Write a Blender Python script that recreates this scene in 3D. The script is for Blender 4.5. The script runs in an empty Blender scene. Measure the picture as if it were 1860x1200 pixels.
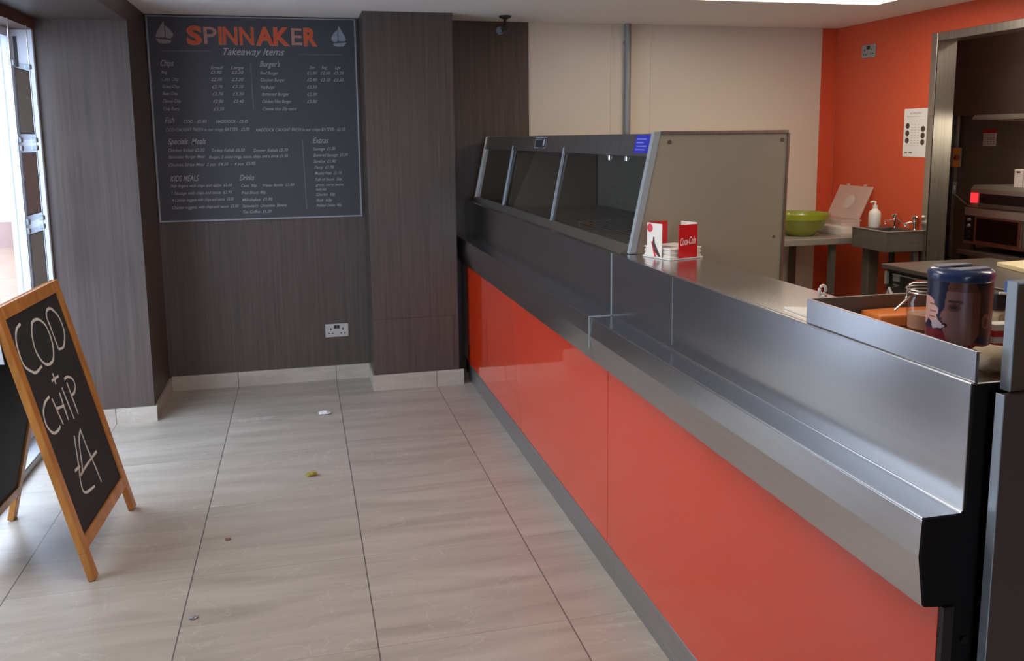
import bpy, bmesh, math, random
from mathutils import Vector, Matrix
random.seed(7)
C = bpy.context.scene.collection
SC = bpy.context.scene

# ------------------------------------------------------------------ camera
EYE = 1.52
cam = bpy.data.cameras.new('camera')
camo = bpy.data.objects.new('camera', cam)
C.objects.link(camo)
right = Vector((0.9717, -0.2360, -0.0112)); down = Vector((-0.0449, -0.1384, -0.9894)); fwd = Vector((0.2319, 0.9619, -0.1451))
fwd.normalize(); right = (right - fwd * right.dot(fwd)).normalized(); down = fwd.cross(right)
m3 = Matrix((right, -down, -fwd)).transposed()
camo.matrix_world = Matrix.Translation((0, 0, EYE)) @ m3.to_4x4()
cam.sensor_width = 36.0
cam.lens = 1577.1 / 1860 * 36
cam.shift_y = -(600 - 481.3) / 1860
cam.clip_start = 0.02
SC.camera = camo

# ------------------------------------------------------------------ sky, exposure
SC.view_settings.view_transform = 'Standard'
SC.view_settings.look = 'None'
SC.view_settings.gamma = 1.0
SC.view_settings.exposure = 0.46
world = bpy.data.worlds.new('overcast_sky')
SC.world = world
world.use_nodes = True
bgn = world.node_tree.nodes['Background']
bgn.inputs['Color'].default_value = (0.66, 0.79, 1.0, 1)
bgn.inputs['Strength'].default_value = 4.6

PANEL_LIGHT = 7.5      # ceiling panels over the kitchen
ROOM_FILL = 7.0       # unseen panel over the customers, added as fill light

# ------------------------------------------------------------------ materials
def lin(c):
    c = c / 255.0
    return c / 12.92 if c <= 0.04045 else ((c + 0.055) / 1.055) ** 2.4
def rgb(r, g, b): return (lin(r), lin(g), lin(b), 1.0)
def new_mat(name):
    m = bpy.data.materials.new(name); m.use_nodes = True
    nt = m.node_tree
    return m, nt, nt.nodes['Principled BSDF']
def mat(name, col, rough=0.5, metal=0.0, spec=0.5, coat=0.0, trans=0.0, noise=0.06, nscale=30.0, emit=None, estr=0.0):
    m, nt, b = new_mat(name)
    b.inputs['Roughness'].default_value = rough
    b.inputs['Metallic'].default_value = metal
    b.inputs['Specular IOR Level'].default_value = spec
    b.inputs['Coat Weight'].default_value = coat
    b.inputs['Coat Roughness'].default_value = 0.03
    b.inputs['Transmission Weight'].default_value = trans
    tc = nt.nodes.new('ShaderNodeTexCoord')
    n = nt.nodes.new('ShaderNodeTexNoise'); n.inputs['Scale'].default_value = nscale; n.inputs['Detail'].default_value = 3
    nt.links.new(tc.outputs['Object'], n.inputs['Vector'])
    mx = nt.nodes.new('ShaderNodeMix'); mx.data_type = 'RGBA'
    mx.inputs['A'].default_value = tuple(max(0, c * (1 - noise)) for c in col[:3]) + (1,)
    mx.inputs['B'].default_value = tuple(min(1, c * (1 + noise)) for c in col[:3]) + (1,)
    nt.links.new(n.outputs['Fac'], mx.inputs['Factor'])
    nt.links.new(mx.outputs['Result'], b.inputs['Base Color'])
    if emit:
        b.inputs['Emission Color'].default_value = emit
        b.inputs['Emission Strength'].default_value = estr
    return m
def grain(name, c1, c2, scale, rough, bump=0.0, detail=4.0, metal=0.0, spec=0.5, wide=None):
    """streaky material: noise stretched along the smallest scale axis"""
    m, nt, b = new_mat(name)
    b.inputs['Roughness'].default_value = rough; b.inputs['Metallic'].default_value = metal
    b.inputs['Specular IOR Level'].default_value = spec
    tc = nt.nodes.new('ShaderNodeTexCoord'); mp = nt.nodes.new('ShaderNodeMapping')
    mp.inputs['Scale'].default_value = scale
    n = nt.nodes.new('ShaderNodeTexNoise'); n.inputs['Scale'].default_value = 1.0; n.inputs['Detail'].default_value = detail; n.inputs['Roughness'].default_value = 0.65
    nt.links.new(tc.outputs['Object'], mp.inputs['Vector']); nt.links.new(mp.outputs['Vector'], n.inputs['Vector'])
    r = nt.nodes.new('ShaderNodeValToRGB')
    r.color_ramp.elements[0].position = 0.3; r.color_ramp.elements[1].position = 0.7
    r.color_ramp.elements[0].color = c1; r.color_ramp.elements[1].color = c2
    nt.links.new(n.outputs['Fac'], r.inputs['Fac']); nt.links.new(r.outputs['Color'], b.inputs['Base Color'])
    if bump:
        bp = nt.nodes.new('ShaderNodeBump'); bp.inputs['Strength'].default_value = bump; bp.inputs['Distance'].default_value = 0.002
        nt.links.new(n.outputs['Fac'], bp.inputs['Height']); nt.links.new(bp.outputs['Normal'], b.inputs['Normal'])
    return m
def glass_mat(name, tint=(1, 1, 1, 1), ior=1.45, rough=0.0):
    m = bpy.data.materials.new(name); m.use_nodes = True; nt = m.node_tree
    nt.nodes.clear()
    o = nt.nodes.new('ShaderNodeOutputMaterial'); t = nt.nodes.new('ShaderNodeBsdfTransparent'); g = nt.nodes.new('ShaderNodeBsdfGlossy')
    f = nt.nodes.new('ShaderNodeFresnel'); mx = nt.nodes.new('ShaderNodeMixShader')
    ge = nt.nodes.new('ShaderNodeNewGeometry'); fm_ = nt.nodes.new('ShaderNodeMath'); fm_.operation = 'MULTIPLY'     # one reflection, on the outer face of each pane
    inv = nt.nodes.new('ShaderNodeMath'); inv.operation = 'SUBTRACT'; inv.inputs[0].default_value = 1.0
    nt.links.new(ge.outputs['Backfacing'], inv.inputs[1]); nt.links.new(inv.outputs[0], fm_.inputs[1]); nt.links.new(f.outputs[0], fm_.inputs[0])
    t.inputs['Color'].default_value = tint; g.inputs['Roughness'].default_value = rough; f.inputs['IOR'].default_value = ior
    nt.links.new(fm_.outputs[0], mx.inputs[0]); nt.links.new(t.outputs[0], mx.inputs[1]); nt.links.new(g.outputs[0], mx.inputs[2])
    nt.links.new(mx.outputs[0], o.inputs[0])
    return m
def tile_mat(name, gx, gy, ox, oy, vertical=False):
    """stone-look porcelain tiles: grout grid, streaks across the depth of the room, per-tile tone"""
    m, nt, b = new_mat(name)
    N = nt.nodes.new; Lk = nt.links.new
    tc = N('ShaderNodeTexCoord'); sp = N('ShaderNodeSeparateXYZ'); Lk(tc.outputs['Object'], sp.inputs[0])
    def math_(op, a, bv=None, cv=None):
        n = N('ShaderNodeMath'); n.operation = op
        for i, v in enumerate((a, bv, cv)):
            if v is None: continue
            if isinstance(v, (int, float)): n.inputs[i].default_value = v
            else: Lk(v, n.inputs[i])
        return n.outputs[0]
    tx = math_('DIVIDE', math_('SUBTRACT', sp.outputs[0], ox), gx)
    ty = math_('DIVIDE', math_('SUBTRACT', sp.outputs[1], oy), gy)
    def edge(t, g, w):
        fr = math_('FRACT', t); d = math_('MINIMUM', fr, math_('SUBTRACT', 1.0, fr))
        return math_('LESS_THAN', math_('MULTIPLY', d, g), w)
    groutx = edge(tx, gx, 0.0020); grouty = edge(ty, gy, 0.0013)
    cell = N('ShaderNodeCombineXYZ'); Lk(math_('FLOOR', tx), cell.inputs[0]); Lk(math_('FLOOR', ty), cell.inputs[1])
    wn = N('ShaderNodeTexWhiteNoise'); wn.noise_dimensions = '3D'; Lk(cell.outputs[0], wn.inputs['Vector'])
    off = N('ShaderNodeVectorMath'); off.operation = 'MULTIPLY_ADD'; Lk(wn.outputs['Color'], off.inputs[0]); off.inputs[1].default_value = (9, 9, 9); Lk(tc.outputs['Object'], off.inputs[2])
    mp = N('ShaderNodeMapping'); mp.inputs['Scale'].default_value = (1.5, 10.0, 10.0); mp.inputs['Rotation'].default_value = (0, 0, 0.05); Lk(off.outputs[0], mp.inputs['Vector'])
    n1 = N('ShaderNodeTexNoise'); n1.inputs['Scale'].default_value = 1.0; n1.inputs['Detail'].default_value = 8; n1.inputs['Roughness'].default_value = 0.62; n1.inputs['Distortion'].default_value = 0.5
    Lk(mp.outputs[0], n1.inputs['Vector'])
    r1 = N('ShaderNodeValToRGB'); e = r1.color_ramp.elements
    e[0].position = 0.27; e[0].color = rgb(160, 150, 137); e[1].position = 0.74; e[1].color = rgb(199, 190, 176)
    k = e.new(0.5); k.color = rgb(183, 173, 159)
    Lk(n1.outputs['Fac'], r1.inputs['Fac'])
    # fine pale veins
    n2 = N('ShaderNodeTexNoise'); n2.inputs['Scale'].default_value = 3.2; n2.inputs['Detail'].default_value = 5; n2.inputs['Distortion'].default_value = 1.2
    Lk(off.outputs[0], n2.inputs['Vector'])
    v = math_('LESS_THAN', math_('ABSOLUTE', math_('SUBTRACT', n2.outputs['Fac'], 0.56)), 0.004)
    mv = N('ShaderNodeMix'); mv.data_type = 'RGBA'; Lk(math_('MULTIPLY', v, 0.22), mv.inputs['Factor']); Lk(r1.outputs[0], mv.inputs['A']); mv.inputs['B'].default_value = rgb(225, 218, 208)
    # tone per tile
    mt = N('ShaderNodeMix'); mt.data_type = 'RGBA'; mt.blend_type = 'MULTIPLY'; mt.inputs['Factor'].default_value = 1.0
    cmb = N('ShaderNodeCombineColor'); tone = math_('MULTIPLY_ADD', wn.outputs['Value'], 0.10, 0.93)
    for i in range(3): Lk(tone, cmb.inputs[i])
    Lk(mv.outputs['Result'], mt.inputs['A']); Lk(cmb.outputs[0], mt.inputs['B'])
    mg = N('ShaderNodeMix'); mg.data_type = 'RGBA'; Lk(math_('MULTIPLY_ADD', grouty, 0.45, math_('MULTIPLY', groutx, 0.95)), mg.inputs['Factor']); Lk(mt.outputs['Result'], mg.inputs['A']); mg.inputs['B'].default_value = rgb(88, 84, 80)
    Lk(mg.outputs['Result'], b.inputs['Base Color'])
    b.inputs['Roughness'].default_value = 0.34
    return m
M = {}
M['floor'] = tile_mat('stone_look_floor_tile', 0.60, 0.60, 0.165, 3.06)
M['skirt'] = tile_mat('stone_look_skirting_tile', 0.60, 40.0, 0.165, -20.0)
M['ceiling'] = mat('painted_ceiling', rgb(236, 232, 226), 0.85)
M['laminate'] = grain('dark_wood_laminate', rgb(67, 55, 49), rgb(90, 76, 68), (70, 70, 1.6), 0.42, 0.05)
M['cream'] = mat('cream_wall_cladding', rgb(218, 208, 192), 0.35, noise=0.02, nscale=4)
M['orange_wall'] = mat('orange_wall_paint', rgb(212, 86, 52), 0.5, noise=0.03, nscale=4)
M['orange_panel'] = mat('gloss_orange_panel', rgb(236, 62, 22), 0.25, coat=1.0, noise=0.02, nscale=3)
M['steel'] = grain('brushed_steel', (0.58, 0.58, 0.585, 1), (0.62, 0.62, 0.622, 1), (30, 0.8, 70), 0.21, 0.0, metal=1.0)
M['steel_v'] = grain('brushed_steel_upright', (0.42, 0.40, 0.37, 1), (0.55, 0.53, 0.49, 1), (80, 80, 0.8), 0.33, 0.02, metal=1.0)
M['steel_satin'] = mat('satin_steel_panel', (0.42, 0.40, 0.35, 1), 0.42, metal=0.6, noise=0.03, nscale=6)
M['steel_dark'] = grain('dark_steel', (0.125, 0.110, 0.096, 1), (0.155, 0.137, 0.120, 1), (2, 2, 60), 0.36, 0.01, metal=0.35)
M['chrome'] = mat('polished_chrome', (0.8, 0.8, 0.8, 1), 0.12, metal=1.0)
M['kick'] = grain('steel_kick_strip', (0.38, 0.38, 0.38, 1), (0.46, 0.46, 0.46, 1), (20, 1, 60), 0.38, metal=0.9)
M['alu'] = mat('white_window_frame', rgb(214, 220, 230), 0.4)
M['alu_trim'] = mat('aluminium_trim', rgb(168, 180, 188), 0.3, metal=0.25)
M['black'] = mat('black_plastic', rgb(24, 23, 24), 0.45)
M['black_end'] = mat('black_end_board', rgb(22, 18, 18), 0.8, spec=0.15)
M['brown_panel'] = mat('dark_brown_board', rgb(70, 58, 52), 0.5, noise=0.08, nscale=12)
M['window_glass'] = glass_mat('clear_window_glass')
M['food_glass'] = glass_mat('smoked_display_glass', (0.85, 0.86, 0.84, 1), 1.45)
M['chalkboard'] = mat('chalkboard_black', rgb(33, 34, 36), 0.7, noise=0.15, nscale=14)
M['menu'] = mat('charcoal_menu_print', rgb(62, 62, 68), 0.5, noise=0.10, nscale=2.5)
M['chalk'] = mat('white_chalk', rgb(205, 205, 195), 0.9, noise=0.15, nscale=160)
M['menu_white'] = mat('white_menu_lettering', rgb(166, 166, 170), 0.8)
M['menu_grey'] = mat('grey_menu_rule', rgb(112, 112, 116), 0.8)
M['menu_orange'] = mat('orange_menu_lettering', rgb(208, 92, 52), 0.8)
M['menu_peach'] = mat('peach_letter_outline', rgb(176, 128, 116), 0.8)
M['pine'] = grain('varnished_pine', rgb(156, 98, 42), rgb(200, 138, 68), (30, 30, 3), 0.35, 0.03)
M['brown_wood'] = grain('brown_timber_trim', rgb(82, 58, 44), rgb(110, 80, 58), (20, 2, 20), 0.5)
M['white'] = mat('white_plastic', rgb(226, 226, 222), 0.35)
M['paper'] = mat('white_paper', rgb(235, 232, 226), 0.8)
M['red'] = mat('red_card', rgb(206, 20, 34), 0.4)
M['blue'] = mat('blue_sticker', rgb(42, 48, 178), 0.5)
M['navy'] = mat('navy_blue_lid', rgb(38, 58, 104), 0.3, coat=0.5)
M['green_bowl'] = mat('green_glazed_bowl', rgb(142, 150, 40), 0.25, coat=0.6)
M['clear_plastic'] = glass_mat('clear_plastic', (0.93, 0.92, 0.91, 1), 1.5, 0.1)
M['frost'] = mat('frosted_plastic', rgb(238, 230, 222), 0.3)
M['frost'].node_tree.nodes['Principled BSDF'].inputs['Alpha'].default_value = 0.3
M['beige'] = mat('beige_paper', rgb(190, 172, 142), 0.7)
M['orange_board'] = mat('orange_board', rgb(232, 132, 62), 0.5)
M['cream_board'] = mat('cream_cutting_board', rgb(240, 226, 186), 0.5)
M['grey_card'] = mat('brown_grey_card', rgb(168, 150, 132), 0.8, noise=0.2, nscale=3)
M['grey_card_b'] = mat('rose_brown_card', rgb(152, 122, 112), 0.8, noise=0.15, nscale=3)
M['acrylic'] = glass_mat('clear_acrylic', (0.95, 0.97, 1.0, 1), 1.49)
M['switch_red'] = mat('lit_red_switch', rgb(210, 20, 24), 0.3, emit=(1, 0.04, 0.05, 1), estr=0.8)
M['isolator_orange'] = mat('orange_isolator', rgb(206, 118, 44), 0.5)
M['grey_plastic'] = mat('grey_plastic', rgb(150, 150, 146), 0.5)
M['socket'] = mat('brushed_socket_plate', rgb(186, 182, 176), 0.35, metal=0.6)
M['paving'] = mat('pale_paving', rgb(188, 190, 194), 0.8, nscale=2, noise=0.1)
M['brick_paving'] = mat('brown_brick_paving', rgb(150, 118, 96), 0.9, nscale=6, noise=0.3)
M['render_wall'] = mat('pale_rendered_wall', rgb(206, 190, 190), 0.9)
M['dark_opening'] = mat('dark_window_opening', rgb(92, 104, 124), 0.2)
M['light_panel'] = mat('led_light_diffuser', (1, 1, 1, 1), 0.5, emit=(1.0, 0.87, 0.72, 1), estr=PANEL_LIGHT)
M['room_fill'] = mat('added_room_diffuser', (1, 1, 1, 1), 0.5, emit=(1.0, 0.89, 0.77, 1), estr=ROOM_FILL)
M['strip_light'] = mat('lit_strip_tube', (1, 1, 1, 1), 0.5, emit=(1.0, 0.88, 0.66, 1), estr=12.0)
M['crumb_y'] = mat('yellow_leaf_scrap', rgb(168, 156, 62), 0.8)
M['crumb_b'] = mat('brown_crumb', rgb(132, 100, 76), 0.8)
M['food'] = mat('fried_batter', rgb(176, 112, 48), 0.7, noise=0.3)
M['jar_food'] = mat('pink_sauce', rgb(206, 160, 134), 0.6)
M['steel_wire'] = mat('steel_wire', (0.55, 0.55, 0.55, 1), 0.3, metal=1.0)
M['green'] = mat('green_foil', rgb(50, 110, 50), 0.4)

def translucent(key, amount):
    nt = M[key].node_tree; b = nt.nodes['Principled BSDF']; out = [n for n in nt.nodes if n.type == 'OUTPUT_MATERIAL'][0]
    tr = nt.nodes.new('ShaderNodeBsdfTranslucent'); mx = nt.nodes.new('ShaderNodeMixShader'); mx.inputs[0].default_value = amount
    src = b.inputs['Base Color'].links[0].from_socket
    nt.links.new(src, tr.inputs['Color']); nt.links.new(b.outputs[0], mx.inputs[1]); nt.links.new(tr.outputs[0], mx.inputs[2]); nt.links.new(mx.outputs[0], out.inputs['Surface'])
M['pocket_card'] = mat('sage_grey_card', rgb(176, 168, 156), 0.8, noise=0.2, nscale=3); translucent('pocket_card', 0.35)
M['pocket_card_b'] = mat('rose_grey_card', rgb(170, 146, 136), 0.8, noise=0.15, nscale=3); translucent('pocket_card_b', 0.35)
M['cabinet_inside'] = mat('cabinet_lining', rgb(142, 132, 122), 0.5, metal=0.2)

M['end_grey'] = mat('olive_grey_panel', rgb(150, 144, 128), 0.38, noise=0.03, nscale=6)
M['cook_fill'] = mat('added_cooking_diffuser', (1, 1, 1, 1), 0.5, emit=(1.0, 0.86, 0.70, 1), estr=13.0)

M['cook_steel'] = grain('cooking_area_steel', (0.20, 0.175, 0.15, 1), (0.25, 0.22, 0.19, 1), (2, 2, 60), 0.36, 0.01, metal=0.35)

M['hood_fill_tube'] = mat('added_hood_tube', (1, 1, 1, 1), 0.5, emit=(1.0, 0.86, 0.66, 1), estr=16.0)

M['bench_fill'] = mat('added_bench_diffuser', (1, 1, 1, 1), 0.5, emit=(1.0, 0.87, 0.72, 1), estr=7.5)
# ------------------------------------------------------------------ mesh builder
class MB:
    def __init__(s): s.bm = bmesh.new(); s.T = None
    def _p(s, v):
        v = Vector(v)
        return s.T(v) if s.T else v
    def box(s, x0, x1, y0, y1, z0, z1, bev=0.0, seg=1):
        vs = [s.bm.verts.new(s._p((x, y, z))) for z in (z0, z1) for y in (y0, y1) for x in (x0, x1)]
        fs = [s.bm.faces.new([vs[i] for i in f]) for f in ((0, 2, 3, 1), (4, 5, 7, 6), (0, 1, 5, 4), (2, 6, 7, 3), (0, 4, 6, 2), (1, 3, 7, 5))]
        if bev:
            es = list({e for f in fs for e in f.edges})
            bmesh.ops.bevel(s.bm, geom=es, offset=bev, segments=seg, affect='EDGES', profile=0.5)
        return s
    def prism(s, pts, axis, a, b, bev=0.0):
        """pts: outline; axis 'y' -> pts are (x,z), 'x' -> (y,z), 'z' -> (x,y)"""
        def P(q, t):
            return {'y': (q[0], t, q[1]), 'x': (t, q[0], q[1]), 'z': (q[0], q[1], t)}[axis]
        A = [s.bm.verts.new(s._p(P(q, a))) for q in pts]; B = [s.bm.verts.new(s._p(P(q, b))) for q in pts]
        n = len(pts)
        fs = [s.bm.faces.new(A), s.bm.faces.new(B[::-1])]
        for i in range(n):
            fs.append(s.bm.faces.new((A[i], B[i], B[(i + 1) % n], A[(i + 1) % n])))
        if bev:
            es = list({e for f in fs for e in f.edges})
            bmesh.ops.bevel(s.bm, geom=es, offset=bev, segments=2, affect='EDGES', profile=0.5)
        return s
    def cyl(s, c, r, h, n=24, r2=None, axis='z'):
        r2 = r if r2 is None else r2
        def P(a, rr, t):
            u, w = rr * math.cos(a), rr * math.sin(a)
            d = {'z': (u, w, t), 'y': (u, t, w), 'x': (t, u, w)}[axis]
            return (c[0] + d[0], c[1] + d[1], c[2] + d[2])
        A = [s.bm.verts.new(s._p(P(2 * math.pi * i / n, r, 0))) for i in range(n)]
        B = [s.bm.verts.new(s._p(P(2 * math.pi * i / n, r2, h))) for i in range(n)]
        s.bm.faces.new(A[::-1]); s.bm.faces.new(B)
        for i in range(n): s.bm.faces.new((A[i], A[(i + 1) % n], B[(i + 1) % n], B[i]))
        return s
    def lathe(s, c, prof, n=40):
        rings = []
        for r, z in prof:
            if r < 1e-6: rings.append([s.bm.verts.new(s._p((c[0], c[1], c[2] + z)))])
            else: rings.append([s.bm.verts.new(s._p((c[0] + r * math.cos(2 * math.pi * i / n), c[1] + r * math.sin(2 * math.pi * i / n), c[2] + z))) for i in range(n)])
        for a, b in zip(rings, rings[1:]):
            for i in range(n):
                j = (i + 1) % n
                if len(a) == 1 and len(b) == 1: continue
                if len(a) == 1: s.bm.faces.new((a[0], b[i], b[j]))
                elif len(b) == 1: s.bm.faces.new((a[i], a[j], b[0]))
                else: s.bm.faces.new((a[i], a[j], b[j], b[i]))
        return s
    def tube(s, pts, r, n=10, closed=False):
        pts = [Vector(p) for p in pts]; rings = []
        N = len(pts)
        for i, p in enumerate(pts):
            if closed: d = pts[(i + 1) % N] - pts[i - 1]
            else: d = pts[min(i + 1, N - 1)] - pts[max(i - 1, 0)]
            d.normalize()
            ref = Vector((0, 0, 1)) if abs(d.z) < 0.9 else Vector((1, 0, 0))
            a = d.cross(ref).normalized(); b = d.cross(a)
            rr = r[i] if isinstance(r, (list, tuple)) else r
            rings.append([s.bm.verts.new(s._p(p + a * rr * math.cos(2 * math.pi * k / n) + b * rr * math.sin(2 * math.pi * k / n))) for k in range(n)])
        pairs = list(zip(rings, rings[1:])) + ([(rings[-1], rings[0])] if closed else [])
        for A, B in pairs:
            for k in range(n): s.bm.faces.new((A[k], A[(k + 1) % n], B[(k + 1) % n], B[k]))
        if not closed:
            s.bm.faces.new(rings[0][::-1]); s.bm.faces.new(rings[-1])
        return s
    def quad(s, *pts):
        s.bm.faces.new([s.bm.verts.new(s._p(p)) for p in pts]); return s
    def ell(s, c, rx, ry, rz, n=20, m=10):
        rings = []
        for j in range(m + 1):
            t = math.pi * j / m - math.pi / 2
            rr, z = math.cos(t), math.sin(t)
            if j in (0, m): rings.append([s.bm.verts.new(s._p((c[0], c[1], c[2] + rz * z)))])
            else: rings.append([s.bm.verts.new(s._p((c[0] + rx * rr * math.cos(2 * math.pi * i / n), c[1] + ry * rr * math.sin(2 * math.pi * i / n), c[2] + rz * z))) for i in range(n)])
        for a, b in zip(rings, rings[1:]):
            for i in range(n):
                j = (i + 1) % n
                if len(a) == 1: s.bm.faces.new((a[0], b[j], b[i]))
                elif len(b) == 1: s.bm.faces.new((a[i], a[j], b[0]))
                else: s.bm.faces.new((a[i], a[j], b[j], b[i]))
        return s
def wpos(o):
    p = Vector((0, 0, 0))
    while o is not None:
        p += o.location; o = o.parent
    return p
def obj(name, mb, m, parent=None, local=False, smooth=False, loc=None):
    """one mesh object.  Vertices are given in room coordinates unless local; the origin sits at the parent's base or at loc"""
    me = bpy.data.meshes.new(name)
    o = bpy.data.objects.new(name, me)
    C.objects.link(o)
    if parent: o.parent = parent
    off = Vector((0, 0, 0))
    if not local:
        if parent: off = wpos(parent)
        elif loc: off = Vector(loc); o.location = loc
    if off.length: bmesh.ops.translate(mb.bm, vec=-off, verts=mb.bm.verts)
    bmesh.ops.recalc_face_normals(mb.bm, faces=mb.bm.faces)
    mb.bm.to_mesh(me); mb.bm.free()
    if m: me.materials.append(M[m] if isinstance(m, str) else m)
    if smooth:
        for p in me.polygons: p.use_smooth = True
        md = o.modifiers.new('edges', 'EDGE_SPLIT'); md.split_angle = math.radians(40)
    return o
def struct(name, mb, m, parent=None, loc=None):
    o = obj(name, mb, m, parent, loc=loc)
    if not parent: o['kind'] = 'structure'
    return o
def thing(name, label, cat, loc=(0, 0, 0), rz=0.0, group=None):
    o = bpy.data.objects.new(name, None); C.objects.link(o)
    o.empty_display_size = 0.05
    o.location = loc; o.rotation_euler = (0, 0, rz)
    o['label'] = label; o['category'] = cat
    if group: o['group'] = group
    return o
def tag(o, label, cat, group=None):
    o['label'] = label; o['category'] = cat
    if group: o['group'] = group
    return o
def sub(o, label): o['label'] = label; return o
def dup(root, loc, rz=None, label=None, group=None):
    r = root.copy(); C.objects.link(r); r.location = loc
    if rz is not None: r.rotation_euler = (0, 0, rz)
    if label: r['label'] = label
    if group: r['group'] = group
    for ch in list(root.children):
        c = ch.copy(); C.objects.link(c); c.parent = r
        for g in ch.children:
            d = g.copy(); C.objects.link(d); d.parent = c
    return r
_text_cache = {}
def text_mesh(body, shear=0.0, offset=0.0):
    """2D outline triangles of a line of text at size 1: list of verts (x,y), faces, and its bounds"""
    key = (body, shear, offset)
    if key in _text_cache: return _text_cache[key]
    cu = bpy.data.curves.new('lettering', 'FONT'); cu.body = body; cu.size = 1.0; cu.shear = shear; cu.offset = offset; cu.resolution_u = 3
    o = bpy.data.objects.new('lettering', cu); C.objects.link(o)
    dg = bpy.context.evaluated_depsgraph_get()
    me = bpy.data.meshes.new_from_object(o.evaluated_get(dg))
    vs = [(v.co.x, v.co.y) for v in me.vertices]; fs = [tuple(p.vertices) for p in me.polygons]
    bpy.data.objects.remove(o); bpy.data.curves.remove(cu); bpy.data.meshes.remove(me)
    xs = [v[0] for v in vs] or [0, 1]
    _text_cache[key] = (vs, fs, min(xs), max(xs))
    return _text_cache[key]
def add_text(mb, body, origin, du, dv, width=None, size=None, shear=0.0, offset=0.0):
    """write body from origin along du (unit), up dv; either fit to width with a given size (stretch) or keep its proportions"""
    vs, fs, x0, x1 = text_mesh(body, shear, offset)
    o = Vector(origin); du = Vector(du); dv = Vector(dv)
    if width is None: sx = size
    else:
        sx = width / max(1e-6, x1 - x0)
        if size is None: size = sx
    bv = [mb.bm.verts.new(mb._p(o + du * ((x - x0) * sx) + dv * (y * size))) for x, y in vs]
    for f in fs:
        try: mb.bm.faces.new([bv[i] for i in f])
        except ValueError: pass
def ribbon(mb, pts, w, F):
    """flat brush stroke through 2D points, F maps (u,v)->3D; rounded joins come from resampling"""
    P = []
    n = len(pts)
    for i in range(n - 1):
        p0 = pts[max(i - 1, 0)]; p1 = pts[i]; p2 = pts[i + 1]; p3 = pts[min(i + 2, n - 1)]
        for k in range(6):
            t = k / 6
            P.append(tuple(0.5 * ((2 * p1[j]) + (-p0[j] + p2[j]) * t + (2 * p0[j] - 5 * p1[j] + 4 * p2[j] - p3[j]) * t * t + (-p0[j] + 3 * p1[j] - 3 * p2[j] + p3[j]) * t ** 3) for j in (0, 1)))
    P.append(pts[-1])
    L, R = [], []
    for i, p in enumerate(P):
        a = P[max(i - 1, 0)]; b = P[min(i + 1, len(P) - 1)]
        d = Vector((b[0] - a[0], b[1] - a[1]));
        if d.length < 1e-9: d = Vector((1, 0))
        d.normalize(); nn = Vector((-d.y, d.x)) * (w * (0.42 + 0.16 * random.random()))
        L.append(mb.bm.verts.new(mb._p(F(p[0] + nn.x, p[1] + nn.y)))); R.append(mb.bm.verts.new(mb._p(F(p[0] - nn.x, p[1] - nn.y))))
    for i in range(len(P) - 1): mb.bm.faces.new((L[i], R[i], R[i + 1], L[i + 1]))

# ------------------------------------------------------------------ the setting
YB = 5.54; XL = -1.28; XR = 3.70; H = 2.25; YF = -1.6; XK = 4.75
struct('floor', MB().box(-1.46, 5.0, YF - 0.1, 5.7, -0.06, 0.0), 'floor')
struct('ceiling', MB().box(-1.5, 5.0, YF - 0.1, 5.7, H, H + 0.08), 'ceiling')
wb = struct('wall_back', MB().box(-1.46, 5.0, YB, YB + 0.12, 0, H), 'cream')
struct('laminate_panel', MB().box(-1.40, 1.458, YB - 0.010, YB, 0.0, H), 'laminate', wb)
struct('orange_paint', MB().box(3.584, XR, YB - 0.003, YB, 0, H), 'orange_wall', wb)
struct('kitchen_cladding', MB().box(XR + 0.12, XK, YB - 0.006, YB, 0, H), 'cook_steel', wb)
struct('cladding_joint', MB().box(2.02, 2.035, YB - 0.004, YB, 0, H).box(2.30, 2.315, YB - 0.004, YB, 0, H), 'cream', wb)
# pier on the left that holds the end of the window, and the soffit over the window
struct('wall_left', MB().box(-1.46, -0.836, 4.95, YB - 0.0101, 0, H), 'laminate')
struct('wall_left_added', MB().box(-1.46, XL, YF, 2.70, 0, 2.1395), 'laminate')  # unseen stretch, added to keep daylight off the near floor
struct('trim_1', MB().box(-1.46, -0.836, YF, 4.949, 2.14, H), 'laminate')
# the pillar between the menu wall and the counter
pl = struct('wall_pillar', MB().box(0.384, 0.908, 5.204, YB - 0.0101, 0, H), 'laminate')
struct('access_panel', MB().box(0.386, 0.878, 5.2005, 5.204, 0.10, 0.438), 'laminate', pl)
struct('cover_board', MB().box(0.384, 0.908, 5.2005, 5.204, 0.443, H - 0.001).box(0.883, 0.908, 5.2005, 5.204, 0.10, 0.443), 'laminate', pl)
# skirting tiles
struct('baseboard_back', MB().box(-0.824, 0.373, YB - 0.022, YB - 0.0101, 0, 0.092), 'skirt')
struct('baseboard_left', MB().box(-1.28, -0.836, 4.938, 4.95, 0, 0.085).box(-0.836, -0.825, 4.938, 5.518, 0, 0.085), 'skirt')
struct('baseboard_pillar', MB().box(0.373, 0.935, 5.189, 5.2, 0, 0.097).box(0.373, 0.384, 5.2, 5.518, 0, 0.097), 'skirt')
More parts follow.
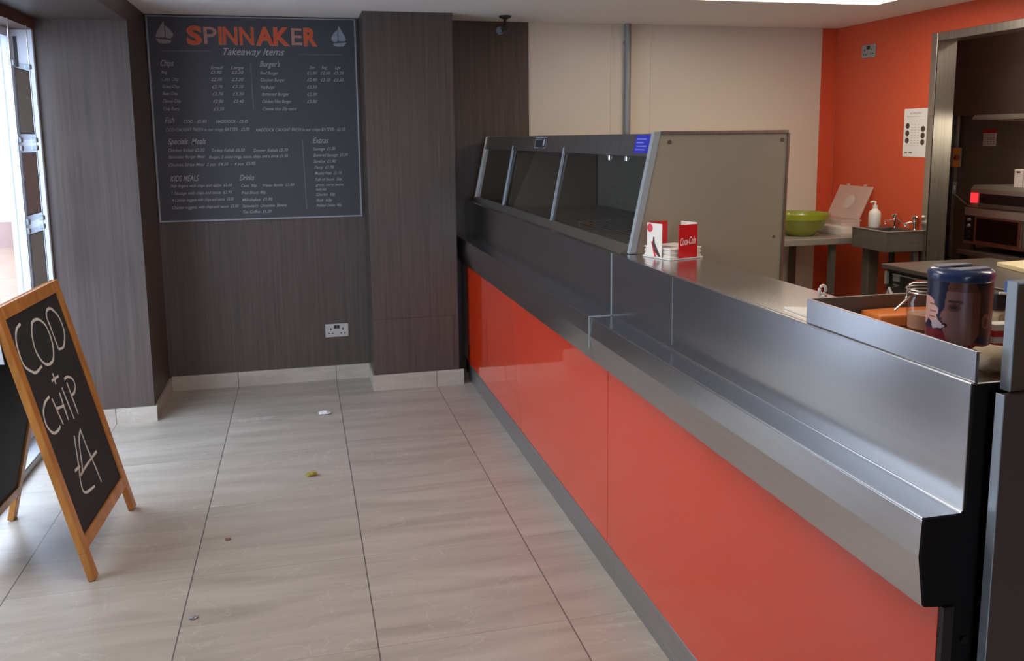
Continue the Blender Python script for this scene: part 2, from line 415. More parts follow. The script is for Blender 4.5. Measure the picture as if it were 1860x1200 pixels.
# right wall with the kitchen doorway
wr = struct('wall_right', MB().box(XR, XR + 0.12, 4.53, YB - 0.0061, 0, H).box(XR, XR + 0.12, YF, 2.5, 0, H).box(XR, XR + 0.12, 2.5, 4.53, 2.065, H), 'orange_wall')
d1 = struct('door_1', MB().box(XR - 0.008, XR + 0.128, 4.522, 4.5299, 0, 2.057).box(XR - 0.008, XR + 0.128, 2.5001, 2.508, 0, 2.057).box(XR - 0.008, XR + 0.128, 2.5001, 4.5299, 2.057, 2.0649), 'steel_v')
struct('architrave', MB().box(XR - 0.010, XR - 0.0002, 4.522, 4.572, 0, 2.105, 0.002).box(XR - 0.010, XR - 0.0002, 2.508, 4.522, 2.057, 2.105, 0.002).box(XR - 0.010, XR - 0.0002, 2.46, 2.508, 0, 2.105, 0.002), 'steel_v', d1)
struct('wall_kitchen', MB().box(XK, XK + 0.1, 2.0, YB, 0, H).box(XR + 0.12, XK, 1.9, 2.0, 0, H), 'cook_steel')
# unseen front wall behind the camera, glazed door added to carry the daylight
struct('wall_front', MB().box(-1.46, -0.35, YF - 0.1, YF, 0, H).box(0.65, 3.82, YF - 0.1, YF, 0, H).box(-0.35, 0.65, YF - 0.1, YF, 2.1, H), 'laminate')
d2 = struct('door_2', MB().box(-0.35, -0.27, YF - 0.08, YF - 0.02, 0, 2.1).box(0.57, 0.65, YF - 0.08, YF - 0.02, 0, 2.1).box(-0.27, 0.57, YF - 0.08, YF - 0.02, 0.01, 0.12).box(-0.27, 0.57, YF - 0.08, YF - 0.02, 2.0, 2.1), 'alu')
struct('pane', MB().box(-0.27, 0.57, YF - 0.055, YF - 0.049, 0.12, 2.0), 'window_glass', d2)
# left shop window along the room: glass on the outside of the wall, white reveal at its far end
f = MB().box(-1.42, XL, 4.922, 4.949, 0.039, 2.085, 0.002)
for y0, y1 in ((4.88, 4.9219), (2.7, 2.76)): f.box(-1.44, -1.38, y0, y1, 0.039, 2.085)
for y0, y1 in ((2.76, 4.88),):
    f.box(-1.435, -1.385, y0, y1, 0.039, 0.10); f.box(-1.435, -1.385, y0, y1, 2.045, 2.085)
w1 = struct('window_1', f, 'alu')
f = MB()
for y0, y1 in ((2.76, 4.88),): f.box(-1.416, -1.410, y0, y1, 0.10, 2.045)
struct('pane', f, 'window_glass', w1)
struct('gasket', MB().box(-1.368, -1.352, 4.9195, 4.9218, 1.90, 2.05), 'black', w1)
struct('sill', MB().box(-1.45, -1.285, 2.701, 4.937, 0.0, 0.038, 0.004), 'kick', w1)
struct('trim_2', MB().box(-1.45, -1.275, 2.701, 4.949, 2.0855, 2.1395), 'brown_wood')
# outside
struct('ground_outside', MB().box(-14, -1.461, -10, 8.6, -0.12, -0.03).box(-1.461, 8, -10, YF - 0.1, -0.12, -0.03), 'paving')
struct('ground_outside_brick', MB().box(-30, -1.5, 8.6, 30, -0.12, -0.028), 'brick_paving')
b = thing('building', 'pale rendered building across the street outside the left window', 'building', (-6, 15, -0.03))
obj('wall', MB().box(-20, -1.6, 14.5, 17, -0.03, 3.1), 'render_wall', b)
for x in (-18, -15.5, -13, -10.5, -8, -5.5, -3.2): obj('window', MB().box(x, x + 1.1, 14.45, 14.52, 1.0, 2.4), 'dark_opening', b)
obj('plinth', MB().box(-20, -1.6, 14.42, 14.5, -0.03, 0.35), 'grey_card_b', b)
# ------------------------------------------------------------------ serving counter
YE, YJ, YFAR = 1.126, 2.775, 5.50
t = thing('serving_counter', 'long steel serving counter with gloss orange front panels', 'counter', (1.0, 3.3, 0))
def length(y0, y1, oy0, oy1, ky0, ky1, back):
    a, b2 = y0 + 0.0008, y1 - 0.0008
    obj('tray_shelf', MB().prism([(0.985, 0.757), (0.952, 0.757), (0.940, 0.844), (0.943, 0.905), (0.946, 0.910), (1.019, 0.910), (1.030, 0.910), (1.030, 0.757)], 'y', a, b2), 'steel', t)
    obj('upstand', MB().box(1.019, 1.0299, a, b2, 0.9101, 1.1258, 0.0012), 'steel', t)
    obj('worktop', MB().box(1.0301, back, a, b2, 1.090, 1.126, 0.0015), 'steel', t)
    obj('front_panel', MB().box(0.983, 0.990, oy0, oy1, 0.117, 0.757), 'orange_panel', t)
    obj('kick_strip', MB().box(0.986, 1.0, ky0, ky1, 0.0, 0.110, 0.001), 'kick', t)
    obj('tray_edge', MB().tube([(0.9445, a, 0.9085), (0.9445, b2, 0.9085)], 0.0024, 10), 'steel', t, smooth=True)
    obj('tray_crease', MB().tube([(1.0180, a, 0.9110), (1.0180, b2, 0.9110)], 0.0022, 10), 'steel', t, smooth=True)
    obj('worktop_edge', MB().tube([(1.0200, a, 1.1248), (1.0200, b2, 1.1248)], 0.0018, 10), 'steel', t, smooth=True)
    obj('carcass', MB().box(0.9905, back - 0.03, a + 0.02, b2 - 0.02, 0.111, 0.7565), 'black_end', t)
length(YE, YJ, YE, 2.703, YE, 2.64, 1.264)
length(YJ, YFAR, 2.707, 5.31, 2.642, 5.31, 1.66)
obj('end_panel', MB().prism([(1.004, 0.0), (1.004, 0.752), (0.953, 0.758), (0.941, 0.844), (0.944, 0.909), (1.0205, 0.909), (1.0205, 1.125), (1.263, 1.125), (1.263, 0.0)], 'y', YE - 0.004, YE), 'black_end', t)
obj('end_batten', MB().box(0.984, 1.0035, YE - 0.012, YE - 0.0005, 0.0, 0.756), 'black', t)
obj('wear_line', MB().box(1.0183, 1.019, 2.2695, 2.2705, 0.925, 1.122), 'alu_trim', t)
sub(obj('bolt', MB().cyl((1.032, YE - 0.004, 0.69), 0.007, -0.004, 14, axis='y'), 'black', t), 'black bolt on the end board')
obj('end_post', MB().box(0.986, 0.992, 5.312, 5.499, 0.117, 0.757), 'grey_plastic', t)
sub(obj('joint_strip', MB().prism([(0.9375, 0.80), (0.9375, 0.9118), (1.0172, 0.9118), (1.0172, 1.1275), (1.0189, 1.1275), (1.0189, 0.9102), (0.9398, 0.9102), (0.9398, 0.80)], 'y', YJ - 0.0022, YJ + 0.0022), 'alu_trim', t), 'pale strip over the joint')
obj('foot', MB().cyl((1.02, 5.47, 0), 0.015, 0.11, 14), 'black', t)
obj('foot', MB().cyl((1.02, 1.20, 0), 0.015, 0.11, 14), 'black', t)

# guard plates round the packing corner, on the near worktop
t = thing('guard_rail', 'low steel guard plate standing on the near end of the counter', 'guard plate', (1.031, 1.37, 1.1265))
obj('front_plate', MB().box(1.025, 1.031, YE, 1.603, 1.1262, 1.178, 0.0008), 'steel', t)
obj('side_plate', MB().box(1.0312, 1.46, 1.597, 1.603, 1.1262, 1.178, 0.0008), 'steel_dark', t)  # plain steel, with its dark reflection put into the colour
t = thing('packing_bench', 'steel packing bench behind the near end of the counter', 'bench', (1.55, 1.37, 0))
obj('bench_top', MB().box(1.266, 1.85, 1.13, 1.64, 1.09, 1.126, 0.0015), 'steel', t)
for x in (1.30, 1.81):
    for y in (1.17, 1.60): obj('leg', MB().box(x - 0.015, x + 0.015, y - 0.015, y + 0.015, 0, 1.0899), 'steel_v', t)

# ------------------------------------------------------------------ heated food cabinet
t = thing('food_cabinet', 'steel food warmer with three sloping glass panes on the counter', 'food cabinet', (1.35, 4.1, 1.1265))
Y0, Y1 = 2.73, 5.46
def gx(z): return 1.087 + (z - 1.126) * (1.172 - 1.087) / (1.53 - 1.126)      # slope of the glass front
obj('end_panel', MB().prism([(gx(1.1265), 1.1265), (gx(1.533), 1.533), (1.646, 1.533), (1.626, 0.40), (1.2655, 0.40), (1.2655, 1.1265)], 'y', Y0, Y0 + 0.012), 'end_grey', t)
e = MB()
for p, q in (((gx(1.53) , 1.533), (1.646, 1.526)), ): e.box(p[0], q[0], Y0 - 0.006, Y0 - 0.0005, 1.526, 1.536)
e.prism([(1.619, 0.40), (1.645, 1.526), (1.652, 1.526), (1.627, 0.40)], 'y', Y0 - 0.006, Y0 + 0.012)
obj('end_panel_lip', e, 'steel_v', t)
for x, z in ((1.625, 1.503), (1.205, 1.500)):
    obj('screw', MB().cyl((x, Y0 - 0.0001, z), 0.007, -0.004, 14, axis='y'), 'steel_dark', t)
obj('small_screw', MB().cyl((1.605, Y0 - 0.0001, 1.167), 0.004, -0.003, 12, axis='y'), 'steel_dark', t)
obj('edge_trim', MB().prism([(gx(1.128) - 0.022, 1.128), (gx(1.535) - 0.022, 1.535), (gx(1.535), 1.535), (gx(1.128), 1.128)], 'y', Y0 - 0.003, Y0 + 0.022), 'alu_trim', t)
obj('far_trim', MB().prism([(gx(1.128) - 0.02, 1.128), (gx(1.53) - 0.02, 1.53), (gx(1.53), 1.53), (gx(1.128), 1.128)], 'y', Y1 - 0.02, Y1), 'steel_v', t)
obj('far_end', MB().prism([(gx(1.1265), 1.1265), (gx(1.53), 1.53), (1.645, 1.53), (1.645, 1.1265)], 'y', Y1 - 0.012, Y1 - 0.0005), 'cabinet_inside', t)
fas = obj('top_fascia', MB().prism([(gx(1.452) - 0.014, 1.452), (gx(1.528) - 0.014, 1.528), (1.645, 1.528), (1.645, 1.522), (gx(1.522) + 0.01, 1.522), (gx(1.452) + 0.004, 1.452)], 'y', Y0 + 0.0225, Y1 - 0.0205), 'steel_v', t)
obj('bottom_rail', MB().prism([(gx(1.1265) - 0.045, 1.1265), (gx(1.15) - 0.008, 1.152), (gx(1.15) + 0.008, 1.152), (gx(1.15) + 0.008, 1.1265)], 'y', Y0 + 0.0225, Y1 - 0.0205), 'steel_dark', t)
ys = [Y0 + 0.024, 3.74, 4.70, Y1 - 0.022]
for i in range(3):
    a, b2 = ys[i] + 0.004, ys[i + 1] - 0.004
    obj('glass_pane', MB().prism([(gx(1.153) - 0.003, 1.153), (gx(1.4515) - 0.003, 1.4515), (gx(1.4515) + 0.002, 1.4515), (gx(1.153) + 0.002, 1.153)], 'y', a, b2), 'food_glass', t)
for y in ys[1:3]:
    obj('divider', MB().prism([(gx(1.135) - 0.012, 1.135), (gx(1.475) - 0.016, 1.475), (gx(1.475) - 0.006, 1.475), (gx(1.135) - 0.002, 1.135)], 'y', y - 0.006, y + 0.006), 'alu_trim', t)
obj('back_panel', MB().box(1.635, 1.645, Y0 + 0.013, Y1 - 0.013, 1.1265, 1.52), 'cabinet_inside', t)
obj('inner_partition', MB().prism([(gx(1.16) + 0.02, 1.128), (gx(1.44) + 0.02, 1.44), (1.63, 1.44), (1.63, 1.128)], 'y', 4.69, 4.70), 'cabinet_inside', t)
obj('floor_tray', MB().box(1.12, 1.634, Y0 + 0.03, 4.6, 1.127, 1.14, 0.002), 'cabinet_inside', t)
r = MB()
for i in range(9): r.tube([(1.135 + i * 0.03, Y0 + 0.05, 1.165), (1.135 + i * 0.03, 3.55, 1.165)], 0.002, 6)
for y in (Y0 + 0.05, 3.15, 3.55): r.tube([(1.13, y, 1.161), (1.40, y, 1.161)], 0.003, 6)
for y in (Y0 + 0.08, 3.5):
    for x in (1.14, 1.39): r.tube([(x, y, 1.1402), (x, y, 1.162)], 0.003, 6)
rack = obj('wire_rack', r, 'steel_wire', t)
for y in (2.98, 3.16): obj('lamp_clip', MB().cyl((gx(1.44) - 0.005, y, 1.432), 0.006, 0.016, 12), 'chrome', t)
# stickers on the fascia
def fasc(y, z): return (gx(z) - 0.0148, y, z)
k = obj('notice_sticker', MB().quad(fasc(4.24, 1.468), fasc(4.04, 1.468), fasc(4.04, 1.522), fasc(4.24, 1.522)), 'chalkboard', t); sub(k, 'black rectangular sticker with white print')
fm = MB()
for y0, y1, z0, z1 in ((4.235, 4.045, 1.468, 1.4705), (4.235, 4.045, 1.5195, 1.522), (4.24, 4.235, 1.468, 1.522), (4.045, 4.04, 1.468, 1.522)):
    fm.quad(*[(p[0] - 0.0005, p[1], p[2]) for p in (fasc(y0, z0), fasc(y1, z0), fasc(y1, z1), fasc(y0, z1))])
add_text(fm, 'Please', (gx(1.505) - 0.0154, 4.225, 1.502), (0, -1, 0), (0.2, 0, 0.98), width=0.10, size=0.022)
add_text(fm, 'pay here', (gx(1.485) - 0.0154, 4.225, 1.481), (0, -1, 0), (0.2, 0, 0.98), width=0.10, size=0.016)
fm.quad(*[(gx(z) - 0.0154, y, z) for y, z in ((4.10, 1.478), (4.07, 1.478), (4.065, 1.51), (4.09, 1.513))])
obj('sticker_print', fm, 'menu_white', k)
k = obj('blue_sticker', MB().quad(fasc(2.90, 1.462), fasc(2.765, 1.462), fasc(2.765, 1.524), fasc(2.90, 1.524)), 'blue', t)
fm = MB()
for i, (a, b2) in enumerate(((2.885, 2.80), (2.885, 2.82), (2.88, 2.79), (2.885, 2.80))):
    z = 1.508 - i * 0.012
    fm.quad(*[(gx(zz) - 0.0154, yy, zz) for yy, zz in ((a, z), (b2, z), (b2, z + 0.004), (a, z + 0.004))])
obj('sticker_print', fm, mat('pale_blue_print', rgb(120, 130, 220), 0.6), k)
def food(x, y, z, r, label):
    m = MB(); m.ell((x, y, z + r * 0.55), r, r * 1.4, r * 0.55, 12, 7)
    for v in m.bm.verts: v.co += Vector((random.uniform(-1, 1), random.uniform(-1, 1), random.uniform(-1, 1))) * r * 0.12
    return tag(obj('fried_scrap', m, 'food', smooth=True, loc=(x, y, z)), label, 'food')
food(1.20, 3.56, 1.1402, 0.020, 'golden fried scrap lying behind the right glass pane')
food(1.17, 2.86, 1.168, 0.014, 'small fried scrap on the wire rack by the cabinet end')

# ------------------------------------------------------------------ napkin holder
rz = math.radians(16.5); cx, cy = 1.178, 2.630; s = 0.066
def at(u, v): return (cx + u * math.cos(rz) - v * math.sin(rz), cy + u * math.sin(rz) + v * math.cos(rz))
t = thing('napkin_holder', 'square holder with red and white advert cards on the steel counter', 'napkin holder', (cx, cy, 1.1265), rz)
obj('tray', MB().box(-s - 0.004, s + 0.004, -s - 0.004, s + 0.004, 0.0, 0.005, 0.001), 'white', t, local=True)
cz = 0.112
k = obj('card', MB().box(-0.036, 0.042, -s - 0.0055, -s - 0.0035, 0.0052, cz), 'red', t, local=True); sub(k, 'red card with white script facing the camera')
sc = MB(); add_text(sc, 'Coca-Cola', (-0.030, -s - 0.0058, 0.046), (1, 0, 0.06), (0, 0, 1), width=0.064, size=0.034, shear=0.35, offset=0.01)
obj('script', sc, 'paper', k, local=True)
k = obj('card', MB().box(-s - 0.0055, -s - 0.0035, -0.030, 0.044, 0.0052, cz + 0.002), 'paper', t, local=True); sub(k, 'white card with a red disc and a bottle')
dm = MB(); dm.cyl((-s - 0.0056, 0.029, 0.098), 0.014, -0.0006, 20, axis='x')
obj('red_disc', dm, 'red', k, local=True)
bt = MB(); bt.prism([(0.012, 0.070), (0.007, 0.070), (0.004, 0.050), (-0.010, 0.030), (-0.026, 0.008), (-0.012, 0.008), (0.006, 0.024), (0.016, 0.046)], 'x', -s - 0.0056, -s - 0.0062)
obj('bottle_picture', bt, mat('cola_brown_print', rgb(70, 24, 20), 0.5), k, local=True)
rb = MB(); rb.prism([(0.022, 0.052), (0.017, 0.056), (0.005, 0.030), (-0.004, 0.006), (0.006, 0.006), (0.014, 0.028)], 'x', -s - 0.0056, -s - 0.0060)
obj('ribbon_picture', rb, 'red', k, local=True)
k = obj('card', MB().box(-0.042, 0.036, s + 0.0035, s + 0.0055, 0.0052, cz), 'red', t, local=True); sub(k, 'plain red card at the back')
k = obj('card', MB().box(s + 0.0035, s + 0.0055, -0.038, 0.040, 0.0052, cz), 'paper', t, local=True); sub(k, 'plain white card at the back')
t2 = thing('napkin_stack', 'stack of white paper napkins in the red and white holder', 'napkins', (cx, cy, 1.1265), rz)
nm = MB()
for i in range(7):
    j = 0.0016 * (i % 3)
    nm.box(-s + j, s - j, -s + j, s - j, 0.0054 + i * 0.0045, 0.0054 + i * 0.0045 + 0.0040, 0.0012)
nk = obj('napkins', nm, 'paper', t2, local=True); nk['kind'] = 'stuff'

# ------------------------------------------------------------------ things on the worktop
pm = MB(); pm.prism([(1.062, 1.752), (1.055, 1.62), (1.20, 1.613), (1.155, 1.70), (1.09, 1.745)], 'z', 1.1262, 1.1300)
tag(obj('paper_sheet', pm, 'paper', loc=(1.12, 1.66, 1.1262)), 'white folded paper lying on the counter beside the guard plate', 'paper')
sm_ = MB()
sm_.tube([(1.250 + 0.009 * math.cos(a), 1.888, 1.137 + 0.0105 * math.sin(a)) for a in [i * math.pi / 8 for i in range(16)]], 0.0038, 8, closed=True)
tag(obj('paper_loop', sm_, 'paper', smooth=True, loc=(1.25, 1.89, 1.1265)), 'small white paper loop on the back edge of the steel counter', 'paper scrap')
tag(obj('chopping_board', MB().prism([(1.145, 1.590), (1.235, 1.592), (1.36, 1.57), (1.30, 1.515), (1.14, 1.515)], 'z', 1.1265, 1.150, 0.004), 'orange_board', loc=(1.25, 1.50, 1.1265)), 'orange board lying flat behind the guard plate', 'board')
tag(obj('white_card', MB().box(1.12, 1.158, 1.45, 1.505, 1.1265, 1.134), 'paper', loc=(1.15, 1.42, 1.1265)), 'white card in front of the orange board', 'card')
jx, jy = 1.208, 1.462; jz = 1.1268
t = thing('clip_top_jar', 'glass clip-top jar with pink contents behind the guard plate', 'jar', (jx, jy, jz))
obj('jar_body', MB().lathe((jx, jy, jz), [(0, 0), (0.036, 0), (0.041, 0.005), (0.041, 0.060), (0.036, 0.070), (0.036, 0.078), (0.034, 0.078), (0.034, 0.070), (0.038, 0.058), (0.038, 0.008), (0, 0.006)], 36), 'clear_plastic', t, smooth=True)
obj('contents', MB().lathe((jx, jy, jz), [(0, 0.0065), (0.037, 0.0085), (0.0372, 0.036), (0, 0.040)], 28), 'jar_food', t, smooth=True)
obj('lid', MB().lathe((jx, jy, jz), [(0.0, 0.100), (0.030, 0.099), (0.039, 0.094), (0.041, 0.088), (0.039, 0.083), (0.030, 0.081), (0, 0.081)], 36), 'clear_plastic', t, smooth=True)
ring = MB()
for r_, z in ((0.0405, 0.080), (0.0425, 0.086)): ring.tube([(jx + r_ * math.cos(a), jy + r_ * math.sin(a), jz + z) for a in [i * math.pi / 16 for i in range(32)]], 0.0013, 6, closed=True)
obj('wire_bail', ring, 'steel_wire', t)
cl = MB(); cl.tube([(jx - 0.041, jy + 0.004, jz + 0.088), (jx - 0.050, jy + 0.002, jz + 0.082), (jx - 0.052, jy, jz + 0.072), (jx - 0.046, jy, jz + 0.068)], 0.0024, 8)
cl.tube([(jx - 0.044, jy - 0.002, jz + 0.075), (jx - 0.074, jy + 0.004, jz + 0.046)], 0.0022, 8)
obj('clip', cl, 'chrome', t)
# collecting tin with a printed picture
tx, ty, tz = 1.139, 1.301, 1.1268; tr = 0.0525
t = thing('collecting_tin', 'tall round tin with blue lid and printed photo of a child eating', 'tin', (tx, ty, tz))
obj('body', MB().lathe((tx, ty, tz), [(0, 0), (tr - 0.002, 0), (tr, 0.003), (tr, 0.137), (0, 0.137)], 56), mat('tin_pale_side', rgb(160, 130, 124), 0.35), t, smooth=True)
lid = obj('lid', MB().lathe((tx, ty, tz), [(tr + 0.001, 0.135), (tr + 0.0025, 0.137), (tr + 0.0025, 0.147), (tr - 0.001, 0.153), (tr - 0.008, 0.156), (tr - 0.012, 0.155), (0, 0.157)], 56), 'navy', t, smooth=True)
obj('coin_slot', MB().box(tx - 0.020, tx + 0.02, ty - 0.003, ty + 0.003, tz + 0.1565, tz + 0.1582), 'black', lid)
obj('lid_label', MB().prism([(tx - 0.042, ty + 0.006), (tx + 0.040, ty + 0.02), (tx + 0.036, ty + 0.034), (tx - 0.03, ty + 0.036)], 'z', tz + 0.1555, tz + 0.1578).prism([(tx - 0.03, ty - 0.036), (tx + 0.032, ty - 0.034), (tx + 0.042, ty - 0.012), (tx - 0.04, ty - 0.012)], 'z', tz + 0.1555, tz + 0.1576), mat('grey_lid_paper', rgb(150, 156, 170), 0.5), lid)
def inpoly(p, poly):
    x, y = p; c = False
    for i in range(len(poly)):
        x1, y1 = poly[i]; x2, y2 = poly[i - 1]
        if (y1 > y) != (y2 > y) and x < (x2 - x1) * (y - y1) / (y2 - y1) + x1: c = not c
    return c
FACE = [(.34, .00), (.31, .14), (.29, .27), (.28, .36), (.24, .43), (.215, .48), (.23, .52), (.275, .55), (.25, .59), (.28, .62), (.27, .66), (.30, .70), (.33, .77), (.42, .84), (.58, .86), (.72, .83), (.80, .72), (.84, .5), (.82, .2), (.74, .00)]
HAND = [(-.02, .23), (.07, .23), (.12, .27), (.14, .33), (.19, .37), (.20, .43), (.16, .47), (.20, .53), (.25, .57), (.20, .61), (.12, .60), (.05, .53), (.03, .60), (-.02, .66)]
FOOD = [(.10, .56), (.17, .53), (.26, .585), (.30, .60), (.27, .635), (.20, .64), (.13, .66), (.10, .62)]
def ellip(p, c, a, b2): return ((p[0] - c[0]) / a) ** 2 + ((p[1] - c[1]) / b2) ** 2 < 1
def print_colour(u, v):
    p = (u, v)
    if inpoly(p, FOOD): return rgb(186, 172, 178)
    if inpoly(p, HAND):
        for a, b2 in (((.06, .33), (.14, .33)), ((.07, .42), (.16, .42)), ((.06, .50), (.15, .49))):
            if abs(v - a[1]) < 0.010 and a[0] < u < b2[0]: return rgb(150, 96, 88)
        return rgb(206, 160, 148)
    if ellip(p, (.90, .52), .055, .11): return rgb(118, 78, 70) if not ellip(p, (.905, .53), .028, .065) else rgb(74, 44, 42)
    if u > .80 and .05 < v < .72 + .1 * (u - .8): return rgb(62, 40, 38)
    if inpoly(p, FACE):
        if ellip(p, (.30, .59), .04, .028): return rgb(40, 22, 26)
        if ellip(p, (.43, .335), .055, .026): return rgb(48, 34, 36)
        if ellip(p, (.43, .335), .10, .06): return rgb(92, 62, 60)
        if abs(v - .255 - .04 * (u - .4)) < .018 and .34 < u < .56: return rgb(70, 46, 42)
        if v < .12: return rgb(96, 56, 44)
        if ellip(p, (.245, .505), .016, .012): return rgb(60, 36, 36)
        if ellip(p, (.28, .46), .05, .07): return rgb(140, 96, 94)
        if u > .70: return rgb(112, 70, 64)
        return rgb(120, 88, 86)
    if v > .66 + .26 * max(0, (u - .2)) and v < .95: return rgb(112, 36, 46) if u < .8 else rgb(120, 44, 50)
    if v >= .95: return rgb(46, 28, 26)
    return rgb(34, 38, 62)
lm = MB(); NU, NV = 84, 92; grid = []
for j in range(NV + 1):
    row = []
    for i in range(NU + 1):
        a = math.radians(229 - 88 + 176 * i / NU)
        row.append(lm.bm.verts.new((tx + (tr + 0.0007) * math.cos(a), ty + (tr + 0.0007) * math.sin(a), tz + 0.1345 - 0.130 * j / NV)))
    grid.append(row)
lay = lm.bm.loops.layers.float_color.new('print')
for j in range(NV):
    for i in range(NU):
        fc = lm.bm.faces.new((grid[j][i], grid[j + 1][i], grid[j + 1][i + 1], grid[j][i + 1]))
        cc = print_colour(0.5 + 0.5 * math.sin(math.radians(-88 + 176 * (i + .5) / NU)), (j + .5) / NV)
        for lp in fc.loops: lp[lay] = tuple(min(1.0, q * 1.25) for q in cc[:3]) + (1.0,)
pmat, nt, bs = new_mat('printed_label'); at_ = nt.nodes.new('ShaderNodeVertexColor'); at_.layer_name = 'print'
nt.links.new(at_.outputs['Color'], bs.inputs['Base Color']); bs.inputs['Roughness'].default_value = 0.3
obj('label', lm, pmat, t, smooth=True)
# things past the end of the guard plate
t = thing('beige_bag', 'crumpled beige paper bag behind the end of the guard plate', 'bag', (1.10, 1.178, 1.1265))
m = MB(); m.ell((1.105, 1.178, 1.149), 0.044, 0.032, 0.021, 18, 9)
for v in m.bm.verts: v.co += Vector((math.sin(v.co.y * 190), math.sin(v.co.x * 170), 0.4 * math.sin(v.co.x * 240))) * 0.004
obj('bag', m, 'beige', t, smooth=True)
t = thing('striped_packet', 'red and white striped packet leaning behind the blue-lidded tin', 'packet', (1.24, 1.30, 1.1265))
for i, mm in enumerate(('red', 'paper', 'red', 'paper')):
    z0 = 1.1268 + i * 0.0115
    obj('band', MB().prism([(1.302, z0), (1.302, z0 + 0.0112), (1.203, z0 + 0.0152), (1.203, z0 + (0.004 if i else 0.0))], 'y', 1.285, 1.315), mm, t)
tag(obj('green_wrapper', MB().box(1.190, 1.222, 1.236, 1.262, 1.1266, 1.136, 0.002), 'green', loc=(1.20, 1.25, 1.1266)), 'green scrap of wrapper in front of the striped packet', 'wrapper')
t = thing('brown_pouch', 'large brown pouch with black top behind the striped packet', 'pouch', (1.40, 1.42, 1.1265))
obj('pouch', MB().prism([(1.30, 1.1268), (1.30, 1.170), (1.33, 1.180), (1.43, 1.165), (1.55, 1.148), (1.55, 1.1268)], 'y', 1.38, 1.47, 0.005), 'beige', t)
obj('pouch_flap', MB().prism([(1.300, 1.1805), (1.300, 1.212), (1.34, 1.207), (1.42, 1.190), (1.52, 1.163), (1.50, 1.156), (1.43, 1.167), (1.33, 1.182)], 'y', 1.385, 1.465, 0.003), 'black', t)
obj('piping', MB().tube([(1.300, 1.382, 1.213), (1.34, 1.382, 1.208), (1.42, 1.382, 1.191), (1.52, 1.382, 1.164)], 0.0025, 8), 'paper', t)
t = thing('blue_bottle', 'small bottle with blue cap behind the brown pouch', 'bottle', (1.50, 1.55, 1.1265))
obj('bottle_body', MB().lathe((1.50, 1.55, 1.1265), [(0, 0), (0.024, 0), (0.026, 0.003), (0.026, 0.034), (0.018, 0.040), (0.018, 0.044), (0, 0.044)], 28), mat('grey_bottle', rgb(140, 150, 150), 0.3), t, smooth=True)
obj('cap', MB().lathe((1.50, 1.55, 1.1265), [(0, 0.0445), (0.022, 0.0445), (0.022, 0.070), (0.019, 0.074), (0, 0.074)], 28), mat('bright_blue_cap', rgb(62, 112, 190), 0.35), t, smooth=True)

# ------------------------------------------------------------------ gate and upright panel at the end of the counter
t = thing('counter_gate', 'dark brown gate with steel edge closing the end of the counter', 'gate', (1.5, 1.08, 0))
obj('board', MB().box(1.0425, 1.95, 1.083, 1.098, 0.02, 1.117, 0.001), 'brown_panel', t)
obj('steel_edge', MB().box(1.040, 1.0422, 1.082, 1.099, 0.02, 1.118, 0.0005), 'alu_trim', t)
for x in (1.06, 1.85): obj('foot', MB().box(x, x + 0.06, 1.084, 1.097, 0.0, 0.0199), 'black', t)
t = thing('screen_panel', 'upright brown panel with steel edge standing on the dark gate', 'panel', (1.3, 1.105, 1.1185))
obj('board', MB().box(1.0625, 1.50, 1.0935, 1.112, 1.1185, 1.288, 0.001), mat('amber_brown_board', rgb(78, 66, 52), 0.4), t)
obj('steel_edge', MB().box(1.060, 1.0622, 1.093, 1.113, 1.1185, 1.292, 0.0005), 'alu_trim', t)
obj('top_edge', MB().box(1.0625, 1.50, 1.093, 1.113, 1.2885, 1.292, 0.001), 'alu_trim', t)
# ------------------------------------------------------------------ menu board
BX0, BX1, BZ0, BZ1, BYF = -0.827, 0.3625, 1.045, 2.241, YB - 0.0335
t = thing('menu_board', 'large charcoal takeaway menu board on the dark wood wall', 'menu board', ((BX0 + BX1) / 2, YB - 0.0105, BZ0))
pn = obj('print_panel', MB().box(BX0, BX1, YB - 0.030, YB - 0.0105, BZ0, BZ1), 'menu', t)
obj('frame_edge', MB().box(BX0 - 0.002, BX0 + 0.007, BYF, YB - 0.0301, BZ0 - 0.002, BZ1 + 0.002).box(BX1 - 0.007, BX1 + 0.002, BYF, YB - 0.0301, BZ0 - 0.002, BZ1 + 0.002).box(BX0 + 0.007, BX1 - 0.007, BYF, YB - 0.0301, BZ0 - 0.002, BZ0 + 0.007).box(BX0 + 0.007, BX1 - 0.007, BYF, YB - 0.0301, BZ1 - 0.005, BZ1 + 0.002), mat('grey_board_edge', rgb(150, 150, 154), 0.45, metal=0.4), t)
YT = YB - 0.0305
